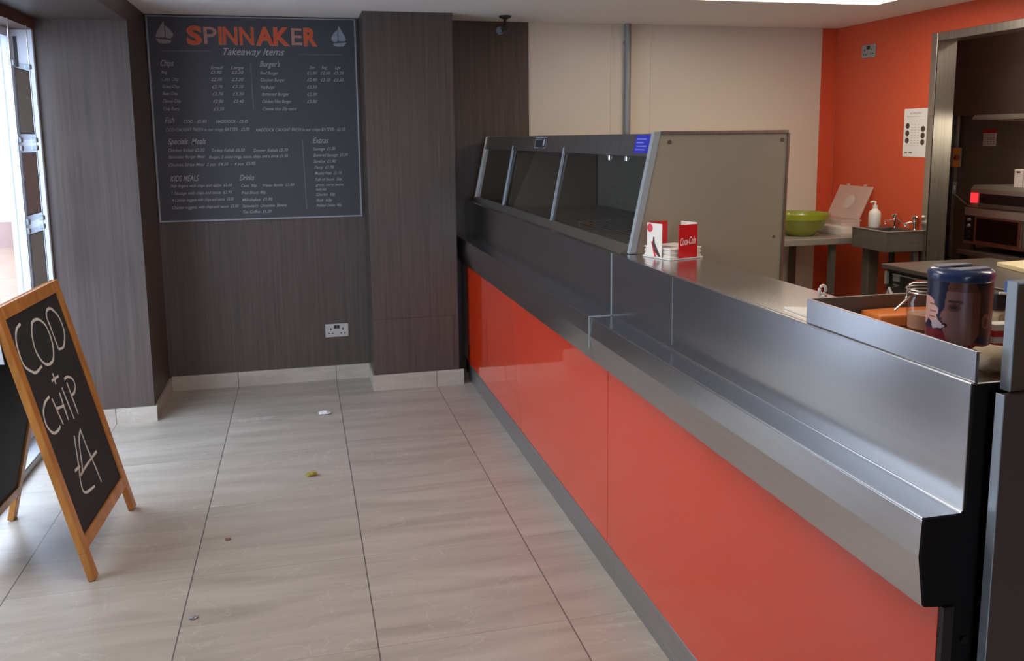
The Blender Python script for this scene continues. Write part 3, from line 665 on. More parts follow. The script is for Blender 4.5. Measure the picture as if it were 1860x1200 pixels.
TEXT = [["SPINNAKER", -0.609, 2.082, 0.739, "H"],
 ["Takeaway Items", -0.411, 2.018, 0.35, "T"],
 ["Chips", -0.764, 1.957, 0.072, "h"],
 ["Small", -0.489, 1.94, 0.072, "s"],
 ["Large", -0.374, 1.941, 0.073, "s"],
 ["Reg", -0.763, 1.913, 0.034, "s"],
 ["£1.90", -0.49, 1.914, 0.063, "s"],
 ["£2.30", -0.372, 1.914, 0.069, "s"],
 ["Curry Chip", -0.763, 1.872, 0.09, "s"],
 ["£2.70", -0.489, 1.872, 0.062, "s"],
 ["£3.20", -0.372, 1.872, 0.067, "s"],
 ["Gravy Chip", -0.762, 1.831, 0.093, "s"],
 ["£2.70", -0.488, 1.83, 0.062, "s"],
 ["£3.20", -0.371, 1.831, 0.064, "s"],
 ["Bean Chip", -0.763, 1.79, 0.082, "s"],
 ["£2.70", -0.487, 1.788, 0.061, "s"],
 ["£3.20", -0.371, 1.788, 0.063, "s"],
 ["Cheesy Chip", -0.765, 1.747, 0.099, "s"],
 ["£2.80", -0.486, 1.745, 0.06, "s"],
 ["£3.40", -0.37, 1.745, 0.06, "s"],
 ["Chip Butty", -0.765, 1.702, 0.09, "s"],
 ["£2.20", -0.485, 1.7, 0.06, "s"],
 ["Burger's", -0.208, 1.957, 0.119, "h"],
 ["Sm", 0.081, 1.946, 0.031, "s"],
 ["Reg", 0.154, 1.946, 0.031, "s"],
 ["Lge", 0.233, 1.947, 0.032, "s"],
 ["Beef Burger", -0.207, 1.911, 0.104, "s"],
 ["£1.80", 0.065, 1.912, 0.059, "s"],
 ["£2.60", 0.144, 1.913, 0.06, "s"],
 ["£3.20", 0.224, 1.913, 0.06, "s"],
 ["Chicken Burger", -0.206, 1.871, 0.141, "s"],
 ["£2.40", 0.063, 1.872, 0.06, "s"],
 ["£3.10", 0.143, 1.872, 0.059, "s"],
 ["£3.60", 0.222, 1.872, 0.06, "s"],
 ["Veg Burger", -0.206, 1.829, 0.081, "s"],
 ["£2.50", 0.062, 1.83, 0.059, "s"],
 ["Battered Burger", -0.205, 1.786, 0.16, "s"],
 ["£2.20", 0.06, 1.786, 0.059, "s"],
 ["Chicken Fillet Burger", -0.204, 1.744, 0.17, "s"],
 ["£3.80", 0.058, 1.743, 0.059, "s"],
 ["Cheese slice 20p extra", -0.204, 1.7, 0.197, "s"],
 ["Fish", -0.762, 1.628, 0.054, "h"],
 ["COD - £5.40", -0.658, 1.627, 0.13, "s"],
 ["HADDOCK - £5.75", -0.476, 1.626, 0.184, "s"],
 ["COD CAUGHT FRESH in our crispy BATTER - £5.90", -0.758, 1.58, 0.472, "s"],
 ["HADDOCK CAUGHT FRESH in our crispy BATTER - £6.10", -0.251, 1.575, 0.53, "s"],
 ["Specials  Meals", -0.754, 1.504, 0.215, "h"],
 ["Chicken Kebab £5.50", -0.755, 1.46, 0.205, "s"],
 ["Turkey Kebab £6.50", -0.51, 1.457, 0.19, "s"],
 ["Donner Kebab £5.70", -0.271, 1.453, 0.203, "s"],
 ["Spinnaker Burger Meal", -0.754, 1.421, 0.203, "s"],
 ["Burger, 2 onion rings, sauce, chips and a drink £6.50", -0.527, 1.417, 0.457, "s"],
 ["Chicken Strips Meal  2 pcs  £4.50  -  4 pcs  £5.95", -0.757, 1.375, 0.496, "s"],
 ["Extras", 0.081, 1.501, 0.097, "h"],
 ["Sausage  £1.30", 0.082, 1.457, 0.134, "s"],
 ["Battered Sausage  £1.50", 0.082, 1.419, 0.208, "s"],
 ["Saveloy  £1.40", 0.081, 1.381, 0.135, "s"],
 ["Pasty  £1.90", 0.085, 1.345, 0.119, "s"],
 ["Mushy Peas  £1.10", 0.086, 1.308, 0.162, "s"],
 ["Tub of Sauce  50p", 0.086, 1.27, 0.162, "s"],
 ["gravy, curry sauce,", 0.088, 1.238, 0.17, "s"],
 ["mushy peas", 0.088, 1.211, 0.063, "s"],
 ["Gherkin  50p", 0.088, 1.177, 0.114, "s"],
 ["Roll  60p", 0.088, 1.142, 0.094, "s"],
 ["Pickled Onion  40p", 0.087, 1.11, 0.153, "s"],
 ["KIDS MEALS", -0.753, 1.286, 0.162, "h"],
 ["Fish fingers with chips and sauce  £3.50", -0.753, 1.249, 0.348, "s"],
 ["1 Sausage with chips and sauce  £2.95", -0.751, 1.206, 0.344, "s"],
 ["4 Chicken nuggets with chips and sauce  £3.50", -0.751, 1.165, 0.352, "s"],
 ["Chicken nuggets, with chips and sauce  £3.50", -0.753, 1.121, 0.379, "s"],
 ["Drinks", -0.358, 1.283, 0.084, "h"],
 ["Cans  90p     Water Bottle  £1.00", -0.353, 1.242, 0.312, "s"],
 ["Fruit Shoot  80p", -0.352, 1.2, 0.141, "s"],
 ["Milkshakes  £1.95", -0.352, 1.157, 0.179, "s"],
 ["Strawberry  Chocolate  Banana", -0.352, 1.119, 0.259, "s"],
 ["Tea Coffee  £1.20", -0.351, 1.083, 0.167, "s"]]
white = MB()
for body, x, z, w, kind in TEXT:
    if kind == 'H':
        # the shop's name: heavy letters alternate with outlined ones
        xs = [0.000, 0.093, 0.178, 0.203, 0.296, 0.388, 0.490, 0.592, 0.665]
        ws = [0.082, 0.074, 0.016, 0.078, 0.078, 0.102, 0.092, 0.062, 0.076]
        for ch, dx, lw, style in zip('SPINNAKER', xs, ws, 'bonnnbbob'):
            zz = z + 0.004
            lt = MB()
            add_text(lt, ch, (x + dx, YT, zz), (1, 0, 0), (0, 0, 1), width=lw, size=0.140, offset=0.034 if style == 'b' else (0.016 if style == 'n' else 0.010))
            nf = len(lt.bm.faces)
            if style != 'o': add_text(lt, ch, (x + dx - 0.002, YT + 0.0003, zz - 0.002), (1, 0, 0), (0, 0, 1), width=lw + 0.004, size=0.143, offset=0.044 if style == 'b' else 0.025)
            lt.bm.faces.ensure_lookup_table()
            for fc in lt.bm.faces[nf:]: fc.material_index = 1
            lo = obj('heading_letter', lt, 'menu_peach' if style == 'o' else 'menu_orange', pn)
            lo.data.materials.append(M['menu_peach'])
            sub(lo, ('peach' if style == 'o' else 'orange') + ' letter %s of the heading' % ch)
    elif kind == 'T': add_text(white, body, (x, YT, z + 0.006), (1, 0, 0), (0, 0, 1), width=w, size=0.058, shear=0.4, offset=0.006)
    elif kind == 'h': add_text(white, body, (x, YT, z), (1, 0, 0), (0, 0, 1), width=w, size=0.048, shear=0.38, offset=0.006)
    else: add_text(white, body, (x, YT, z), (1, 0, 0), (0, 0, 1), width=w, size=0.026, shear=0.3, offset=0.004)
sub(obj('menu_lettering', white, 'menu_white', pn), 'white handwritten menu lines')
for (x0, z0), (x1, z1) in (((-0.261, 1.976), (-0.257, 1.709)), ((0.02, 1.519), (0.027, 1.096))):
    obj('rule_line', MB().quad((x0 - 0.002, YT, z0), (x0 + 0.002, YT, z0), (x1 + 0.002, YT, z1), (x1 - 0.002, YT, z1)), 'menu_grey', pn)
for (x0, z0), (x1, z1) in (((-0.758, 2.042), (-0.483, 2.044)), ((0.023, 2.031), (0.274, 2.032))):
    obj('rule_line', MB().quad((x0, YT, z0 - 0.0015), (x1, YT, z1 - 0.0015), (x1, YT, z1 + 0.0015), (x0, YT, z0 + 0.0015)), 'menu_grey', pn)
def boat(x0, z0, w, h, flip):
    def P(u, v): return (x0 + (1 - u if flip else u) * w, YT, z0 + v * h)
    m = MB()
    for poly in ([(0.50, 1.0), (0.55, 0.85), (0.53, 0.28), (0.20, 0.26), (0.05, 0.32), (0.12, 0.50), (0.30, 0.74)],
                 [(0.58, 0.80), (0.80, 0.66), (0.98, 0.45), (0.96, 0.30), (0.80, 0.22), (0.57, 0.27)],
                 [(0.04, 0.22), (0.35, 0.18), (0.70, 0.17), (0.88, 0.13), (0.78, 0.02), (0.45, 0.0), (0.20, 0.03)]):
        m.quad(*[P(*q) for q in poly])
    return m
obj('boat_emblem', boat(-0.786, 2.084, 0.104, 0.128, False), mat('warm_grey_emblem', rgb(150, 142, 142), 0.8), pn)
obj('boat_emblem', boat(0.216, 2.078, 0.094, 0.124, True), mat('cool_grey_emblem', rgb(148, 152, 162), 0.8), pn)

# ------------------------------------------------------------------ pavement sign
STROKES = [[(-0.154, 0.924), (-0.202, 0.913), (-0.237, 0.879), (-0.249, 0.834), (-0.243, 0.79), (-0.206, 0.761), (-0.17, 0.746), (-0.103, 0.752)],
 [(-0.014, 0.91), (-0.054, 0.905), (-0.09, 0.869), (-0.108, 0.816), (-0.087, 0.767), (-0.047, 0.743), (0.008, 0.742), (0.043, 0.766), (0.066, 0.806), (0.062, 0.867), (0.022, 0.901), (-0.014, 0.91)],
 [(0.118, 0.917), (0.098, 0.898), (0.099, 0.865), (0.103, 0.766)],
 [(0.118, 0.917), (0.155, 0.919), (0.188, 0.903), (0.22, 0.866), (0.22, 0.811), (0.181, 0.772), (0.147, 0.76), (0.102, 0.765)],
 [(-0.032, 0.704), (-0.037, 0.663)],
 [(-0.063, 0.683), (0.012, 0.681)],
 [(-0.133, 0.643), (-0.185, 0.637), (-0.227, 0.613), (-0.241, 0.574), (-0.223, 0.54), (-0.195, 0.524), (-0.148, 0.523), (-0.131, 0.53)],
 [(-0.117, 0.632), (-0.1, 0.523)],
 [(-0.034, 0.629), (-0.041, 0.522)],
 [(-0.115, 0.589), (-0.04, 0.578)],
 [(0.004, 0.637), (0.015, 0.507)],
 [(0.067, 0.639), (0.07, 0.508)],
 [(0.055, 0.656), (0.095, 0.654), (0.135, 0.633), (0.136, 0.605), (0.105, 0.587), (0.061, 0.586)],
 [(-0.04, 0.458), (-0.077, 0.392), (-0.101, 0.348), (-0.129, 0.306), (-0.126, 0.262), (-0.017, 0.242)],
 [(-0.145, 0.356), (-0.086, 0.352)],
 [(0.036, 0.459), (0.039, 0.375), (0.051, 0.308), (0.06, 0.227)],
 [(0.036, 0.455), (-0.016, 0.423), (-0.072, 0.337), (-0.108, 0.324)],
 [(0.119, 0.334), (-0.011, 0.332), (-0.108, 0.324)]]
AX, AY, YAW, LEAN = -0.7465, 3.4341, -0.0434, 0.2326
AW, AV0, AV1, SW = 0.5502, 0.1561, 0.9621, 0.046
sl, cl_ = math.sin(LEAN), math.cos(LEAN)
t = thing('chalkboard_sign', 'folding pine chalkboard sign chalked with a fish and chips price by the window', 'sign', (AX, AY, 0), YAW)
def LF(back):
    xt = -sl * (AV1 + SW) - 0.012
    def F(p):
        a, b2, c = p                      # across, up the board, out of its face
        x = -sl * b2 + c * cl_; z = cl_ * b2 + c * sl
        if back: x = 2 * xt - x
        return Vector((x, a, z))
    return F
def board(back):
    T = LF(back); hw = AW / 2
    pre = 'back_' if back else 'front_'
    m = MB(); m.T = T
    m.box(-hw - SW, -hw, 0.11, AV1 + SW, -0.024, 0.0, 0.002); m.box(hw, hw + SW, 0.11, AV1 + SW, -0.024, 0.0, 0.002)
    m.box(-hw, hw, AV1, AV1 + SW, -0.024, 0.0, 0.002); m.box(-hw, hw, AV0 - SW, AV0, -0.024, 0.0, 0.002)
    fr = obj(pre + 'frame', m, 'pine', t, local=True)
    for sgn in (-1, 1):
        m = MB(); m.T = T
        a0, a1 = (-hw - SW, -hw) if sgn < 0 else (hw, hw + SW)
        m.box(a0, a1, 0.006, 0.1099, -0.024, 0.0, 0.002)
        obj('leg', m, 'pine', t, local=True)
    m = MB(); m.T = T; m.box(-hw + 0.0003, hw - 0.0003, AV0 + 0.0003, AV1 - 0.0003, -0.016, -0.008)
    return obj(pre + 'board', m, 'chalkboard', t, local=True), T
cb, T0 = board(False)
m = MB(); m.T = T0
for s_ in STROKES: ribbon(m, s_, 0.0105, lambda a, b2: (a, b2, -0.0076))
sub(obj('chalk_writing', m, 'chalk', cb, local=True), 'white chalk lettering')
board(True)
for y in (-AW / 2 - SW - 0.004, AW / 2 + SW + 0.001):
    m = MB(); xt = -sl * (AV1 + SW) - 0.012
    m.prism([(xt - 0.032, 0.80), (xt + 0.022, 0.795), (xt + 0.012, 0.90), (xt - 0.014, 0.90)], 'y', y, y + 0.003)
    obj('stay_plate', m, 'alu', t, local=True)

# ------------------------------------------------------------------ advert pockets hanging in the left window
zs = [(1.555, 1.875, 'pocket_card', 'top'), (1.172, 1.485, 'pocket_card_b', 'middle'), (0.79, 1.098, 'pocket_card', 'lowest')]
for z0, z1, mm, nm in zs:
    t = thing('poster_pocket', 'acrylic pocket with brown-grey card back hanging in the window, %s of three' % nm, 'poster holder', (-1.262, 4.63, z0), group='poster pockets in the left window')
    obj('card', MB().box(-1.2635, -1.2605, 4.525, 4.735, z0 + 0.012, z1 - 0.012), mm, t)
    fr = MB()
    for y0, y1 in ((4.52, 4.5245), (4.7355, 4.74)): fr.box(-1.265, -1.259, y0, y1, z0 + 0.008, z1 - 0.008)
    for a, b2 in ((z0 + 0.008, z0 + 0.0115), (z1 - 0.0115, z1 - 0.008)): fr.box(-1.265, -1.259, 4.5245, 4.7355, a, b2)
    obj('dark_edge', fr, 'black', t)
    obj('acrylic_sheet', MB().box(-1.2585, -1.2565, 4.49, 4.755, z0 - 0.02, z1 + 0.02), 'acrylic', t)
    for y in (4.50, 4.745):
        for z in (z0 - 0.02, z1 + 0.012): obj('clip', MB().box(-1.275, -1.250, y - 0.016, y + 0.016, z - 0.012, z + 0.012, 0.003), 'alu_trim', t)
for y, nm in ((4.478, 'near'), (4.765, 'far')):
    tag(obj('hanging_cable', MB().tube([(-1.2625, y, 0.039), (-1.2625, y, 2.0850)], 0.0025, 8), 'steel_wire', loc=(-1.2625, y, 0.04)), '%s steel cable holding the window poster pockets' % nm, 'cable', 'cables in the left window')

# ------------------------------------------------------------------ sockets, signs, pipe, camera
def double_socket(name, label, F, m_plate):
    t = thing(name, label, 'socket', F(0, 0, 0))
    def bx(a0, a1, c0, c1, d0, d1, bev=0):
        m = MB(); m.T = lambda v: Vector(F(v.x, v.y, v.z)); m.box(a0, a1, d0, d1, c0, c1, bev); return m
    pl_ = obj('plate', bx(-0.073, 0.073, -0.043, 0.043, 0.0005, 0.008, 0.002), m_plate, t)
    for sx in (-0.038, 0.038):
        for a0, a1, c0, c1 in ((sx - 0.004, sx + 0.004, 0.002, 0.016), (sx - 0.016, sx - 0.007, -0.022, -0.015), (sx + 0.007, sx + 0.016, -0.022, -0.015)):
            obj('pin_hole', bx(a0, a1, c0, c1, 0.008, 0.0088), 'black', pl_)
    for sx in (-0.009, 0.009): obj('rocker_switch', bx(sx - 0.0075, sx + 0.0075, 0.012, 0.034, 0.008, 0.0115, 0.001), 'black', t)
    return t
double_socket('power_socket', 'double power socket low on the dark wood wall under the menu', lambda a, d, c: (0.180 + a, YB - 0.0100 - d, 0.320 + c), 'socket')
double_socket('power_socket', 'double power socket high on the orange kitchen wall', lambda a, d, c: (XR - d, 5.172 - a, 2.060 + c), 'grey_plastic')
t = thing('allergen_poster', 'white notice with six dark round pictures on the orange wall', 'poster', (XR - 0.001, 4.68, 1.375))
k = obj('sheet', MB().box(XR - 0.0025, XR - 0.0005, 4.576, 4.787, 1.375, 1.670), 'paper', t)
dm = MB(); dark = MB()
for y in (4.752, 4.612):
    for z in (1.545, 1.505, 1.465) if y < 4.7 else (1.565, 1.52, 1.475): dark.cyl((XR - 0.0026, y, z), 0.018, -0.0006, 18, axis='x')
obj('round_picture', dark, 'brown_panel', k)
for i in range(9):
    z = 1.57 - i * 0.016
    for j in range(3): dm.box(XR - 0.0031, XR - 0.0026, 4.718 - j * 0.028 - 0.016, 4.718 - j * 0.028, z, z + 0.002)
dm.box(XR - 0.0031, XR - 0.0026, 4.60, 4.76, 1.622, 1.6235); add_text(dm, 'ALLERGENS', (XR - 0.0031, 4.735, 1.636), (0, -1, 0), (0, 0, 1), width=0.10, size=0.016)
dm.box(XR - 0.0031, XR - 0.0026, 4.745, 4.77, 1.395, 1.405); dm.box(XR - 0.0031, XR - 0.0026, 4.70, 4.73, 1.395, 1.405)
obj('print', dm, mat('grey_print', rgb(128, 124, 120), 0.8), k)
t = thing('wall_pipe', 'grey vertical pipe on the cream wall above the food cabinet', 'pipe', (2.131, YB - 0.024, 0))
obj('pipe', MB().cyl((2.131, YB - 0.024, 0.0), 0.0205, H, 20), mat('grey_pipe', rgb(142, 146, 146), 0.4, metal=0.3), t, smooth=True)
for z in (0.6, 1.35, 2.12): obj('bracket', MB().box(2.105, 2.157, YB - 0.010, YB - 0.0041, z, z + 0.02, 0.002), 'grey_plastic', t)
t = thing('security_camera', 'small dark security camera hanging from the ceiling by the pillar', 'camera', (1.245, 5.27, H))
obj('base', MB().cyl((1.245, 5.27, H), 0.036, -0.012, 20).cyl((1.245, 5.27, H - 0.012), 0.03, -0.010, 20, r2=0.012), 'black', t)
obj('arm', MB().tube([(1.245, 5.27, H - 0.02), (1.240, 5.268, H - 0.05), (1.226, 5.262, H - 0.075)], 0.008, 10), 'black', t, smooth=True)
obj('housing', MB().tube([(1.262, 5.30, H - 0.074), (1.20, 5.22, H - 0.094)], 0.024, 18), 'black', t, smooth=True)
obj('lens', MB().tube([(1.1995, 5.2192, H - 0.0942), (1.192, 5.2095, H - 0.0964)], 0.017, 18), 'black', t)
for z, nm in ((2.026, 'upper'), (1.977, 'lower')):
    tag(obj('edge_clip', MB().box(1.4585, 1.466, YB - 0.012, YB - 0.0002, z - 0.022, z + 0.022, 0.002), 'white', loc=(1.462, YB, z)), '%s white clip on the edge of the dark panel' % nm, 'clip', 'clips on the dark panel')

# ------------------------------------------------------------------ ceiling lights
def ceiling_panel(label, x0, x1, y0, y1, m):
    t = thing('ceiling_light', label, 'ceiling light', ((x0 + x1) / 2, (y0 + y1) / 2, H), group='flat ceiling lights')
    obj('frame', MB().box(x0, x1, y0, y0 + 0.02, H - 0.012, H - 0.0002).box(x0, x1, y1 - 0.02, y1, H - 0.012, H - 0.0002).box(x0, x0 + 0.02, y0 + 0.02, y1 - 0.02, H - 0.012, H - 0.0002).box(x1 - 0.02, x1, y0 + 0.02, y1 - 0.02, H - 0.012, H - 0.0002), 'white', t)
    obj('diffuser', MB().box(x0 + 0.02, x1 - 0.02, y0 + 0.02, y1 - 0.02, H - 0.010, H - 0.0004), m, t)
ceiling_panel('bright flat light on the kitchen ceiling by the orange wall', 2.02, 3.22, 3.84, 4.45, 'light_panel')
ceiling_panel('unseen added fill light over the customer floor between window and counter', -0.6, 0.6, 1.9, 2.5, 'room_fill')

ceiling_panel('unseen added fill light over the packing bench end of the kitchen', 2.02, 3.22, 1.2, 1.8, 'bench_fill')  # out of view, added to light faces turned to the near end
ceiling_panel('unseen added fill light inside the cooking area beyond the doorway', 3.95, 4.25, 3.2, 3.8, 'cook_fill')  # out of view, added to lift the dark cooking area

# ------------------------------------------------------------------ litter on the floor
def scrap(x, y, r, m, label, cat):
    b_ = MB(); b_.ell((x, y, r * 0.30), r, r * 0.7, r * 0.3, 12, 6)
    for v in b_.bm.verts: v.co += Vector((random.uniform(-1, 1), random.uniform(-1, 1), random.uniform(-.15, .2))) * r * 0.25
    for v in b_.bm.verts: v.co.z = max(v.co.z, 0.0004)
    tag(obj('floor_scrap', b_, m, loc=(x, y, 0)), label, cat)
scrap(0.071, 4.81, 0.032, 'paper', 'white ball of paper on the floor tiles near the menu wall', 'litter')
scrap(-0.013, 3.91, 0.026, 'crumb_y', 'yellow leaf scrap in the middle of the tiled floor', 'litter')
scrap(-0.335, 3.33, 0.012, 'crumb_b', 'tiny brown crumb on the floor in front of the chalkboard sign', 'litter')
scrap(-0.40, 2.777, 0.014, 'grey_plastic', 'small grey scrap on the nearest floor tiles', 'litter')

# ------------------------------------------------------------------ kitchen behind the counter
t = thing('prep_table', 'steel prep table against the cream wall behind the counter', 'table', (2.9, 5.25, 0))
obj('table_top', MB().box(2.30, 3.60, 4.97, 5.525, 0.808, 0.850, 0.003), 'steel_satin', t)
for x in (2.36, 3.38):
    for y in (5.02, 5.49): obj('leg', MB().box(x - 0.018, x + 0.018, y - 0.018, y + 0.018, 0.0, 0.8079), 'steel_dark', t)
t = thing('mixing_bowl', 'round green glazed bowl on the prep table', 'bowl', (3.25, 5.20, 0.851))
obj('bowl', MB().lathe((3.25, 5.20, 0.851), [(0, 0.0), (0.085, 0.0), (0.095, 0.006), (0.150, 0.060), (0.180, 0.110), (0.188, 0.112), (0.192, 0.148), (0.184, 0.150), (0.176, 0.115), (0.145, 0.066), (0.09, 0.014), (0, 0.012)], 48), 'green_bowl', t, smooth=True)
t = thing('storage_box', 'clear plastic box with open lid on the end of the prep table', 'box', (3.47, 5.24, 0.851))
f = MB(); x0, x1, y0, y1, z0, z1 = 3.455, 3.595, 5.04, 5.40, 0.851, 0.955
f.box(x0, x1, y0, y1, z0, z0 + 0.003); f.box(x0, x0 + 0.003, y0, y1, z0 + 0.003, z1); f.box(x1 - 0.003, x1, y0, y1, z0 + 0.003, z1); f.box(x0 + 0.003, x1 - 0.003, y0, y0 + 0.003, z0 + 0.003, z1); f.box(x0 + 0.003, x1 - 0.003, y1 - 0.003, y1, z0 + 0.003, z1)
obj('tub', f, 'frost', t)
obj('rim', MB().box(x0 - 0.006, x0, y0 - 0.006, y1 + 0.006, z1 - 0.008, z1).box(x1, x1 + 0.006, y0 - 0.006, y1 + 0.006, z1 - 0.008, z1).box(x0, x1, y0 - 0.006, y0, z1 - 0.008, z1).box(x0, x1, y1, y1 + 0.006, z1 - 0.008, z1), 'frost', t)
lidp = MB(); lidp.prism([(3.588, 0.957), (3.592, 0.954), (3.690, 1.165), (3.686, 1.168)], 'y', 5.045, 5.395)
lidp.prism([(3.580, 0.960), (3.588, 0.957), (3.686, 1.168), (3.678, 1.171)], 'y', 5.045, 5.049).prism([(3.580, 0.960), (3.588, 0.957), (3.686, 1.168), (3.678, 1.171)], 'y', 5.391, 5.395)
li = obj('lid', lidp, 'frost', t)
obj('moulded_disc', MB().lathe((0, 0, 0), [(0, 0.0), (0.05, 0.0), (0.046, 0.006), (0, 0.007)], 24), 'frost', li, local=True)
dsk = li.children[0]; dsk.location = (3.633 - 3.47, 5.22 - 5.24, 1.060 - 0.851); dsk.rotation_euler = (0, -math.radians(65), 0)
for y in (5.12, 5.31): obj('catch', MB().box(3.676, 3.688, y - 0.014, y + 0.014, 1.168, 1.184, 0.002), 'frost', li)
fm = MB()
for y in (5.10, 5.2, 5.3): fm.box(3.47, 3.58, y, y + 0.07, 0.8545, 0.90, 0.004)
k = obj('contents', fm, 'paper', t); sub(k, 'pale wrapped contents')
# hand basin on the orange wall
t = thing('hand_basin', 'small steel hand basin on the orange wall by the doorway', 'sink', (3.565, 4.70, 0))
f = MB(); x0, x1, y0, y1, z1 = 3.43, 3.694, 4.545, 4.885, 0.927
f.box(x0, x0 + 0.02, y0, y1, 0.805, z1, 0.002); f.box(x1 - 0.05, x1, y0, y1, 0.805, z1, 0.002); f.box(x0 + 0.02, x1 - 0.05, y0, y0 + 0.02, 0.805, z1, 0.002); f.box(x0 + 0.02, x1 - 0.05, y1 - 0.09, y1, 0.805, z1, 0.002)
f.box(x0 + 0.02, x1 - 0.05, y0 + 0.02, y1 - 0.09, 0.805, 0.815)
obj('bowl', f, 'steel_dark', t)
obj('rim', MB().box(x0 - 0.004, x1, y0 - 0.004, y0 + 0.016, z1 + 0.0002, z1 + 0.004, 0.001).box(x0 - 0.004, x0 + 0.016, y0 + 0.016, y1, z1 + 0.0002, z1 + 0.004, 0.001), 'steel_satin', t)
obj('pedestal', MB().box(3.50, 3.575, 4.80, 4.87, 0.0, 0.8049, 0.004), 'steel_dark', t)
obj('pedestal', MB().box(3.645, 3.680, 4.565, 4.60, 0.0, 0.8049, 0.004), 'steel_dark', t)
w = MB(); w.tube([(3.56, 4.66, 0.80), (3.56, 4.66, 0.70), (3.60, 4.66, 0.66), (3.66, 4.66, 0.66), (3.69, 4.66, 0.66)], 0.018, 12)
obj('waste_pipe', w, 'black', t, smooth=True)
for nm, y, x in (('far', 4.77, 3.655), ('near', 4.60, 3.668)):
    z = 0.9272
    tp = obj('tap', MB().lathe((x, y, z), [(0, 0), (0.016, 0), (0.018, 0.004), (0.010, 0.010), (0.010, 0.055), (0.013, 0.060), (0, 0.062)], 20).tube([(x, y, z + 0.045), (x - 0.05, y - 0.004, z + 0.05), (x - 0.075, y - 0.006, z + 0.042), (x - 0.08, y - 0.006, z + 0.028)], 0.0075, 10), 'chrome', t, smooth=True)
    obj('handle', MB().lathe((x, y, z + 0.062), [(0, 0), (0.008, 0.0), (0.020, 0.010), (0.021, 0.020), (0.014, 0.028), (0, 0.030)], 20), 'chrome', tp, smooth=True)
obj('rail', MB().tube([(3.650, 4.735, 0.985), (3.648, 4.62, 0.936)], 0.004, 8), 'steel_wire', t)
t = thing('soap_bottle', 'white pump soap bottle on the steel hand basin', 'bottle', (3.560, 4.842, 0.9275))
sx, sy, sz = 3.560, 4.842, 0.9275
obj('bottle_body', MB().lathe((sx, sy, sz), [(0, 0), (0.034, 0), (0.037, 0.004), (0.037, 0.085), (0.033, 0.102), (0.018, 0.114), (0.014, 0.118), (0.014, 0.126), (0, 0.126)], 28), 'white', t, smooth=True)
obj('pump', MB().lathe((sx, sy, sz), [(0, 0.1265), (0.015, 0.1265), (0.015, 0.140), (0.006, 0.142), (0.006, 0.160), (0, 0.160)], 20).tube([(sx + 0.004, sy, sz + 0.160), (sx - 0.018, sy, sz + 0.165), (sx - 0.036, sy, sz + 0.158)], 0.006, 10), 'white', t, smooth=True)
# low unit in the middle of the kitchen
t = thing('counter_fridge', 'low dark kitchen unit with steel top behind the counter', 'kitchen unit', (3.25, 3.1, 0))
obj('top', MB().box(2.925, 3.60, 2.40, 3.905, 0.828, 0.850, 0.002), 'steel_dark', t)
obj('body', MB().box(2.95, 3.58, 2.42, 3.89, 0.04, 0.8279), mat('dark_unit_side', rgb(44, 38, 36), 0.4), t)
for x in (2.98, 3.55):
    for y in (2.45, 3.86): obj('foot', MB().cyl((x, y, 0), 0.02, 0.0399, 12), 'black', t)
obj('top_rail', MB().box(2.9440, 2.9499, 2.42, 3.84, 0.800, 0.806), 'alu_trim', t)
obj('handle', MB().box(2.932, 2.9495, 3.868, 3.888, 0.745, 0.812, 0.002), 'grey_plastic', t)
k = obj('sticker', MB().box(2.9480, 2.9499, 3.755, 3.862, 0.735, 0.812), 'black', t)
k2 = MB(); k2.box(2.9472, 2.9479, 3.785, 3.838, 0.768, 0.800); k2.box(2.9472, 2.9479, 3.79, 3.835, 0.748, 0.752); k2.box(2.9472, 2.9479, 3.80, 3.828, 0.740, 0.744)
obj('sticker_print', k2, 'grey_plastic', k)
br = MB(); br.tube([(2.9470, 3.905 - 0.015, 0.655), (2.9440, 3.860, 0.725), (2.9470, 3.80, 0.650)], 0.008, 8)
obj('hook', br, 'white', t)
tag(obj('cutting_board', MB().prism([(3.395, 3.64), (3.335, 3.36), (3.575, 3.20), (3.59, 3.66)], 'z', 0.8502, 0.872, 0.003), 'cream_board', loc=(3.48, 3.45, 0.8502)), 'cream cutting board on the low dark kitchen unit', 'board')
# cooking line through the doorway
t = thing('oven_stand', 'dark steel stand carrying the ovens inside the doorway', 'stand', (4.52, 4.45, 0))
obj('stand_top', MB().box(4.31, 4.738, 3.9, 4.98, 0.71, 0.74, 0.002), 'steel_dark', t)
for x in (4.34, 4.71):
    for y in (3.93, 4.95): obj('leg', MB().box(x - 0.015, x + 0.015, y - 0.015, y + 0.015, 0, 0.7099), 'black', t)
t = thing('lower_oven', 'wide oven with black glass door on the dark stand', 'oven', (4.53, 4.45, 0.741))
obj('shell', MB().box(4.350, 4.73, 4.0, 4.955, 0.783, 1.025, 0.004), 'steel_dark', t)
obj('top_band', MB().box(4.336, 4.3499, 4.0, 4.958, 0.972, 1.022, 0.002), 'steel_satin', t)
obj('sill_band', MB().box(4.338, 4.3499, 4.0, 4.958, 0.783, 0.800, 0.002), 'steel_v', t)
obj('control_panel', MB().box(4.342, 4.3499, 4.868, 4.955, 0.8005, 0.9715), 'black', t)
dr = obj('door', MB().box(4.336, 4.3499, 4.47, 4.864, 0.8005, 0.9715, 0.002), 'steel_v', t)
obj('door_glass', MB().box(4.333, 4.3359, 4.500, 4.842, 0.812, 0.960), mat('black_oven_glass', rgb(10, 10, 11), 0.1), dr)
obj('door', MB().box(4.336, 4.3499, 4.01, 4.464, 0.8005, 0.9715, 0.002), 'steel_dark', t)
for z in (0.945, 0.905, 0.865, 0.825):
    obj('knob', MB().cyl((4.3419, 4.912, z), 0.011, -0.014, 16, axis='x'), 'grey_plastic' if z > 0.9 else 'black', t)
